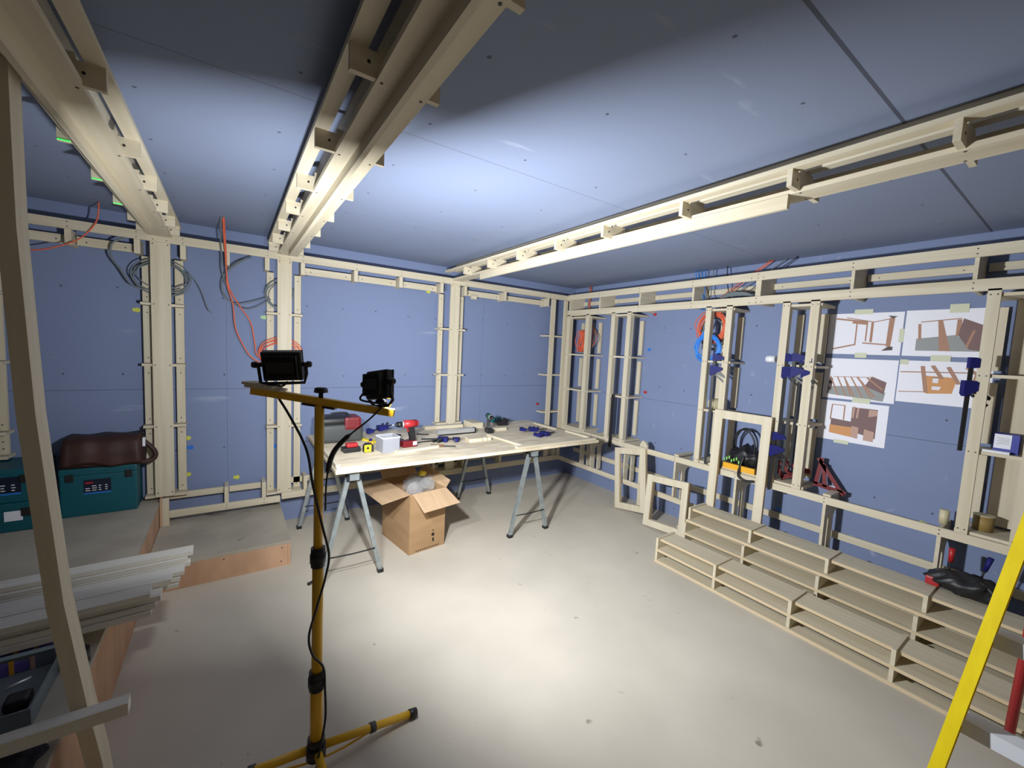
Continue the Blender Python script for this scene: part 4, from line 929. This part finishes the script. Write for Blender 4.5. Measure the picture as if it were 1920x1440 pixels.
for k, x in enumerate((-1.25, -.62)):
    tag(obj('bearer', B((x-.03, x+.03, 2.18, 2.66, .361, .423)), MY, None, world=True), ['bearer under the plank stack, left one', 'bearer under the plank stack, near the platform edge'][k], 'bearer', 'bearers under the plank stack')
# storage crate with tools
t = thing('storage_crate', 'low clear plastic crate of small tools on the platform in front of the planks', 'crate', (-.72, 1.95, .361))
MCR = mat('smoky plastic', (.22, .26, .29), .3, alpha=.55)
obj('walls', B((-.30, .20, -.16, -.155, 0, .06), (-.30, .20, .155, .16, 0, .06), (-.30, -.295, -.155, .155, 0, .06), (.195, .20, -.155, .155, 0, .06), (-.295, .195, -.155, .155, 0, .004)), MCR, t)
obj('rim', B((-.31, .21, .155, .18, .055, .062)), mat('pale teal rim', (.28, .38, .40), .5), t)
def small(name, lab, cat, bm, m, loc, rot=(0, 0, 0)):
    t = thing(name, lab, cat, loc, rot); obj('body', bm, m, t, smooth=False); return t
small('steel_socket', 'shiny steel bit lying in the clear crate', 'tool', CY((-.03, 0, 0), (.03, 0, 0), .005, n=10), MSILV, (-.60, 1.98, .40), (0, 0, .5))
small('black_case', 'small black pouch in the right corner of the clear crate', 'pouch', RB(-.03, .03, -.03, .03, 0, .035, r=.012), MBLACK, (-.58, 1.91, .366))
small('blue_wrench', 'bluish grip tool lying in the middle of the clear crate', 'tool', RB(-.04, .03, -.05, .05, 0, .03, r=.012), mat('slate blue plastic', (.05, .09, .14), .5), (-.70, 1.90, .366), (0, 0, .4))
small('white_roll', 'pale grey cloth roll in front of the clear crate', 'cloth', CY((-.16, 0, .028), (.08, 0, .028), .028, n=18), mat('pale grey cloth', (.40, .45, .47), .8), (-.80, 1.76, .361), (0, 0, .12))
small('grey_tool', 'grey metal tool at the left of the clear crate', 'tool', RB(-.09, .05, -.03, .03, 0, .03, r=.006), MGREY, (-.86, 1.93, .366), (0, 0, .1))
t = thing('striped_packet', 'purple and orange striped packet between the crate and the planks', 'packet', (-.66, 2.02+.12, .361), (0, 0, .1))
obj('wrapper', RB(-.09, .11, -.04, .035, 0, .05, r=.01), mat('purple print', (.12, .09, .42), .4), t)
for i in range(3): obj('orange_stripe', B((-.05+i*.05, -.038+i*.05, -.0415, .0355, .001, .0512)), MYORG if i % 2 else ART['pk'], t)
small('black_bag', 'small black bag at the left beside the striped packet', 'bag', RB(-.05, .05, -.04, .04, 0, .075, r=.025), MBLACK, (-.90, 2.10, .361))
small('black_ball', 'dark round object beside the platform edge behind the prop', 'object', CY((0, 0, 0), (0, 0, .05), .03, n=16), MBLACK, (-.475, 2.07, .361))
t = thing('fleece_jacket', 'dark navy fleece heaped at the bottom left corner on the platform', 'jacket', (-.62, 1.62, .361))
bm = bmesh.new(); bmesh.ops.create_icosphere(bm, subdivisions=4, radius=1)
for v in bm.verts:
    x, y, z = v.co; k = 1+.08*math.sin(8*x+5*y)*math.cos(6*z+3*y)
    v.co = Vector((.17*x*k, .10*y*k, .035+.045*z*k)); 
    if v.co.z < .001: v.co.z = .001
obj('cloth', bm, MFABRIC, t, smooth=True)

# ------------------------------------------------------------ stepladder at the right
t = thing('step_ladder', 'yellow fibreglass stepladder with aluminium treads at the right edge', 'ladder', (2.0, .0, 0))
def rail(p0, p1, w_, d_w, m, name):
    """channel rail from p0 to p1; w_ along 'out' axis, d_w along 'deep' axis"""
    p0, p1 = Vector(p0), Vector(p1); d = (p1-p0).normalized()
    a = (Vector((0, 1, 0)) - d*d.y).normalized(); b = d.cross(a).normalized(); L_ = (p1-p0).length
    Mx = Matrix(((a.x, b.x, d.x, p0.x), (a.y, b.y, d.y, p0.y), (a.z, b.z, d.z, p0.z), (0, 0, 0, 1)))
    bm = bmesh.new(); box(bm, 0, .004, 0, d_w, 0, L_, M=Mx); box(bm, -w_, 0, 0, .004, 0, L_, M=Mx); box(bm, -w_, 0, d_w-.004, d_w, 0, L_, M=Mx)
    return obj(name, bm, m, t, world=True), Mx, L_
LA, LB2 = (1.79, .246, .0), (2.24, .055, 1.62)
rail(LA, LB2, .028, .075, MGRP, 'side_rail')
rail((1.80, -.34, 0), (2.24, -.20, 1.62), .028, .075, MGRP, 'side_rail')
for z in (.22, .50, .78, 1.06, 1.34):
    k = z/1.62; x = 1.80+.44*k; y = .236-.183*k
    tr = obj('tread', B((x-.018, x+.040, -.33+.13*k, y-.006, z-.048, z), ), MTREAD, t, world=True)
    bm = bmesh.new(); dots(bm, [(x+.01, y+.004, z-.005), (x+.01, y+.004, z-.02)], 2, .006, 0, .003); obj('rivet', bm, MSILV, tr, world=True)
obj('top_cap', RB(2.20, 2.42, -.22, .09, 1.62, 1.66, r=.01), MRED, t, world=True)
for y in (.082, -.28):
    a, b = Vector((2.70, y+.02, .0)), Vector((2.37, y*.7, 1.62))
    obj('rear_leg', T([a, b], .016, n=6, smooth_k=0), MRED, t, world=True)
